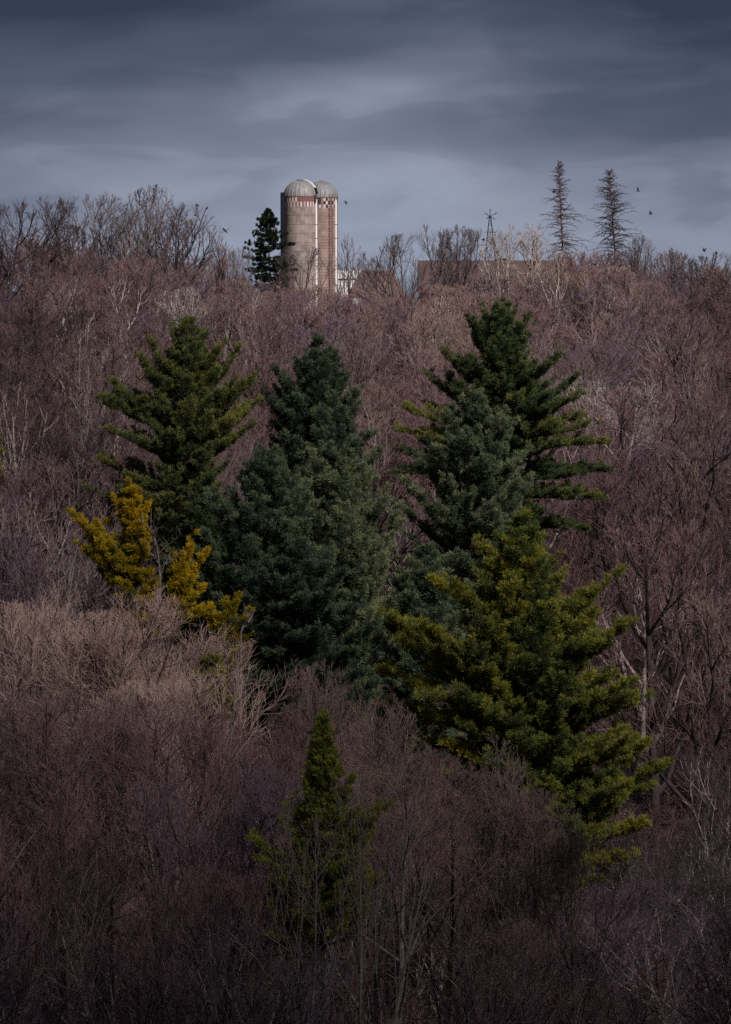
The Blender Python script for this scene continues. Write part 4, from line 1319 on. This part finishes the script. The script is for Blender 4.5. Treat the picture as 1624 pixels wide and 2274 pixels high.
def barn(label, x0, x1, ytop, Y, width, drop, gambrel=True, m_roof=M_ROOF, m_wall=M_BOARD, hipped=0.0, name='barn'):
    """long side toward the camera; ridge from x0 to x1 px at ytop"""
    a, c = at(x0, ytop, Y), at(x1, ytop, Y)
    L, g = c.x - a.x, -15.0
    H = a.z - g
    e = tag(link(name, None, loc=((a.x + c.x) / 2, Y, g)), label, 'barn')
    w2 = width / 2
    prof = [(-w2 - .3, H - drop), (-w2 * .62, H - drop * .34), (0, H), (w2 * .62, H - drop * .34), (w2 + .3, H - drop)] if gambrel else [(-w2 - .3, H - drop), (0, H), (w2 + .3, H - drop)]
    bm = bmesh.new()
    for sx in (0,):
        A = []
        for (py, pz) in prof:
            inset = hipped * (pz - (H - drop)) / drop
            A.append((bm.verts.new((-L / 2 - hipped - .3 + inset, py, pz)), bm.verts.new((L / 2 + hipped + .3 - inset, py, pz)),
                      bm.verts.new((-L / 2 - hipped - .3 + inset, py, pz - .18)), bm.verts.new((L / 2 + hipped + .3 - inset, py, pz - .18))))
        for i in range(len(A) - 1):
            bm.faces.new((A[i][0], A[i][1], A[i + 1][1], A[i + 1][0]))
            bm.faces.new((A[i][2], A[i + 1][2], A[i + 1][3], A[i][3]))
            bm.faces.new((A[i][0], A[i + 1][0], A[i + 1][2], A[i][2]))
            bm.faces.new((A[i][1], A[i][3], A[i + 1][3], A[i + 1][1]))
        bm.faces.new((A[0][0], A[0][2], A[0][3], A[0][1])); bm.faces.new((A[-1][0], A[-1][1], A[-1][3], A[-1][2]))
    rf = bm_obj('roof', bm, m_roof, e)
    bm = bmesh.new()
    lo_, hi_ = [], []
    for sx in (-1, 1):
        loop = [bm.verts.new((sx * (L / 2), -w2, 0))] + [bm.verts.new((sx * (L / 2), py * (1 if abs(py) < w2 else w2 / (w2 + .3)), pz - .2)) for py, pz in prof] + [bm.verts.new((sx * (L / 2), w2, 0))]
        bm.faces.new(loop if sx > 0 else loop[::-1])
        lo_.append(loop)
    for i in (0, len(lo_[0]) - 2):
        bm.faces.new((lo_[0][i], lo_[1][i], lo_[1][i + 1], lo_[0][i + 1]))
    bm_obj('wall', bm, m_wall, e)
    return e, rf, a, H, L


eb, rfb, ab, Hb, Lb = barn('long reddish brown gambrel barn behind the leafless trees, with a cupola', 932, 1275, 578, 620, 12, 5.2)
# cupola on the ridge
cx_ = at(1010, 578, 620).x - (at(932, 578, 620).x + at(1275, 578, 620).x) / 2
bm = bmesh.new()
box(bm, cx_ - .5, cx_ + .5, -.5, .5, Hb - .35, Hb + .75)
v = [bm.verts.new((cx_ + a * .72, b2 * .72, Hb + .75)) for a, b2 in ((-1, -1), (1, -1), (1, 1), (-1, 1))]
tp = bm.verts.new((cx_, 0, Hb + 1.45))
for k in range(4): bm.faces.new((v[k], v[(k + 1) % 4], tp))
bm.faces.new(v[::-1])
bar(bm, (cx_, 0, Hb + 1.4), (cx_, 0, Hb + 1.95), .04, 5)
bm_obj('cupola', bm, M_DARKMETAL, rfb)
cx_ = at(1120, 578, 620).x - (at(932, 578, 620).x + at(1275, 578, 620).x) / 2
bm = bmesh.new()
box(bm, cx_ - 1.05, cx_ + 1.05, -.35, .35, Hb + .12, Hb + .38)
box(bm, cx_ - .75, cx_ + .45, -.25, .25, Hb - .3, Hb + .12)
bm_obj('ridge_vent', bm, M_DARKMETAL, rfb)
barn('brown hipped roof building between the white building and the big barn', 806, 868, 600, 618, 10, 4.4, m_roof=M_ROOF2, hipped=2.4)
# white building: low pitched metal roof and white siding
M_SIDING = plain('white_siding', (.78, .77, .79), rough=.7, var=.05)
barn('white farm building seen between the right silo and the brown roof', 748, 800, 600, 630, 8, 1.2, gambrel=False, m_roof=M_WHITE, m_wall=M_SIDING, name='farm_building')

# windmill
wm = at(1089, 480, 640)
e = tag(link('windmill', None, loc=(wm.x, 640, -15.0)), 'old farm windmill on a lattice tower, most blades missing', 'windmill')
H = wm.z + 15.0
bm = bmesh.new()
hb = 1.75


def leg(cx2, cy2, z):
    f = 1 - z / H
    return (cx2 * (hb * f + .12), cy2 * (hb * f + .12), z)


lv = list(np.linspace(0, H - .4, 10))
for sx, sy in ((-1, -1), (1, -1), (1, 1), (-1, 1)):
    bar(bm, leg(sx, sy, 0), leg(sx, sy, H - .3), .07, 5)
    bar(bm, leg(sx, sy, 0), leg(sx, sy, .1), .1, 5)
bm_obj('tower_legs', bm, M_DARKMETAL, e)
bm = bmesh.new()
cs = ((-1, -1), (1, -1), (1, 1), (-1, 1))
for i in range(9):
    for q in range(4):
        a, c = cs[q], cs[(q + 1) % 4]
        bar(bm, leg(*a, lv[i + 1]), leg(*c, lv[i + 1]), .035, 4)
        bar(bm, leg(*a, lv[i]), leg(*c, lv[i + 1]), .025, 4)
        bar(bm, leg(*c, lv[i]), leg(*a, lv[i + 1]), .025, 4)
bm_obj('cross_braces', bm, M_DARKMETAL, e)
zp = at(1089, 516, 640).z + 15.0
bm = bmesh.new()
box(bm, -.95, .95, -.95, .95, zp, zp + .12)
bm_obj('platform', bm, M_DARKMETAL, e)
bm = bmesh.new()
box(bm, -.22, .22, -.35, .45, H - .35, H + .15)
bar(bm, (0, .3, H), (0, 1.9, H + .1), .04, 4)
gb = bm_obj('gearbox', bm, M_DARKMETAL, e)
bm = bmesh.new()
box(bm, -.02, .02, 1.5, 2.5, H - .25, H + .4)
bm_obj('tail_vane', bm, M_DARKMETAL, gb)
for ang, ln in ((92, 1.25), (28, 1.25), (150, 1.0), (215, .75), (328, .95), (180, .45)):
    bm = bmesh.new()
    a = R(ang); dx, dz = math.cos(a), math.sin(a)
    px_, pz_ = -dz, dx
    bar(bm, (0, -.45, H), (dx * ln, -.45, H + dz * ln), .03, 4)
    w0, w1 = .05, .17
    q = [bm.verts.new((dx * ln * t + px_ * s_, -.48 + yy, H + dz * ln * t + pz_ * s_)) for yy in (0, .02) for t, s_ in ((.45, -w0), (1, -w1 * .6), (1, w1 * .6), (.45, w0))]
    for f in ((0, 1, 2, 3), (7, 6, 5, 4), (0, 4, 5, 1), (1, 5, 6, 2), (2, 6, 7, 3), (3, 7, 4, 0)): bm.faces.new([q[i] for i in f])
    bm_obj('blade', bm, M_DARKMETAL, e)


# ------------------------------------------------------------------ crows
M_CROW = plain('crow_feathers', (.012, .012, .016), rough=.55, var=.3, scale=12, spec=.4)


def crow(label, x, y, Y, heading, pitch, roll, raiseL, raiseR, fold=0.0, perched=False, scale=1.15):
    """body along +X, wings along Y; every bird gets its own wing pose, one closed surface by voxel remesh"""
    bm = bmesh.new()
    st = [(-.30, .002, .035, -.01), (-.20, .012, .055, 0), (-.13, .03, .03, 0), (-.05, .06, .055, 0), (.05, .07, .065, 0), (.13, .055, .05, .005), (.18, .038, .036, .015), (.225, .036, .034, .02), (.26, .02, .018, .016), (.31, .006, .006, .01)]
    prev = None
    for (xx, rz_, ry_, zz) in st:
        ring = [bm.verts.new((xx, ry_ * math.cos(a), zz + rz_ * math.sin(a))) for a in np.linspace(0, 6.283, 11)[:-1]]
        if prev:
            for k in range(10): bm.faces.new((prev[k], prev[(k + 1) % 10], ring[(k + 1) % 10], ring[k]))
        else: bm.faces.new(ring[::-1])
        prev = ring
    bm.faces.new(prev)
    for sgn, ra in ((1, raiseL), (-1, raiseR)):
        y_, z_ = .0, .02
        span = [(0, .10, -.10), (.12, .12, -.10), (.22, .13, -.11), (.34, .08, -.15), (.46, -.06, -.20)]
        if perched: span = [(0, .10, -.08), (.06, .10, -.12), (.08, .05, -.28), (.09, -.1, -.32), (.10, -.2, -.34)]
        prev = None
        last = 0
        ang = R(ra)
        for i, (sp_, x1, x0) in enumerate(span):
            dseg = sp_ - last; last = sp_
            a_i = ang if i < 3 else ang - R(fold)
            y_ += dseg * math.cos(a_i); z_ += dseg * math.sin(a_i)
            th = .016 if i < 4 else .010
            ring = [bm.verts.new((x1, sgn * y_, z_)), bm.verts.new(((x0 + x1) / 2, sgn * y_, z_ + th)), bm.verts.new((x0, sgn * y_, z_)), bm.verts.new(((x0 + x1) / 2, sgn * y_, z_ - th))]
            if prev:
                for k in range(4): bm.faces.new((prev[k], prev[(k + 1) % 4], ring[(k + 1) % 4], ring[k]))
            else: bm.faces.new(ring[::-1])
            prev = ring
        bm.faces.new(prev)
    bmesh.ops.recalc_face_normals(bm, faces=bm.faces)
    me = D.meshes.new('crow'); bm.to_mesh(me); bm.free()
    tmp = D.objects.new('tmp', me); COL.objects.link(tmp)
    md = tmp.modifiers.new('r', 'REMESH'); md.mode = 'VOXEL'; md.voxel_size = .009
    dg = bpy.context.evaluated_depsgraph_get()
    new = D.meshes.new_from_object(tmp.evaluated_get(dg))
    D.objects.remove(tmp); D.meshes.remove(me)
    new.name = 'crow'
    new.materials.clear(); new.materials.append(M_CROW)
    ob = link('crow', new, loc=at(x, y, Y))
    ob.rotation_euler = (R(roll), R(pitch), R(heading))
    ob.scale = (scale,) * 3
    tag(ob, label, 'crow', 'crows over the ridge')


crow('upper crow of the two over the left skyline trees, wings spread wide', 438, 457, 480, 10, -10, -25, 50, 10, 10)
crow('lower crow of the two over the left skyline trees, one wing straight up', 434, 478, 480, 15, 0, -10, 75, 10, 0)
crow('crow gliding down left of the dark spruce with its wings lowered', 499, 511, 500, 150, 15, 30, 10, -10, 20)
crow('crow flying just right of the silos', 768, 449.5, 520, 20, -8, 35, 15, 5, 35)
crow('crow flapping at the left side of the taller dead spruce', 1231, 424.5, 468, 200, 5, 35, 30, 20, 50)
crow('crow perched near the top of the taller dead spruce', 1242, 407, 469.5, 170, -10, 0, 0, 0, 0, perched=True)
crow('crow landing among the upper boughs of the right dead spruce', 1351, 434, 468, 20, 10, 30, 40, 30, 55)
crow('crow right of the dead spruces, higher of the two there, wings raised', 1417, 424, 460, 5, 0, 0, 80, 60, 0)
crow('crow right of the dead spruces, lower of the two there', 1445, 475, 460, 8, 0, -12, 68, 20, 0)
crow('lone crow near the right border above the skyline', 1563.5, 557, 440, -35, 25, -25, 60, 20, 0)
crow('crow flying beside the windmill tower', 1074, 532, 500, 185, 5, 20, 10, 5, 20)
crow('crow crossing low in front of the twigs between the dead spruces', 1322, 587, 395, 20, -15, 0, 12, 12, 10)
crow('crow crossing low in front of the right dead spruce foot', 1379, 590, 395, 15, -18, 0, 8, 10, 10)
print('individual trees', n_ind, 'rest', len(rest), 'tufts', [n for _, n in ev])
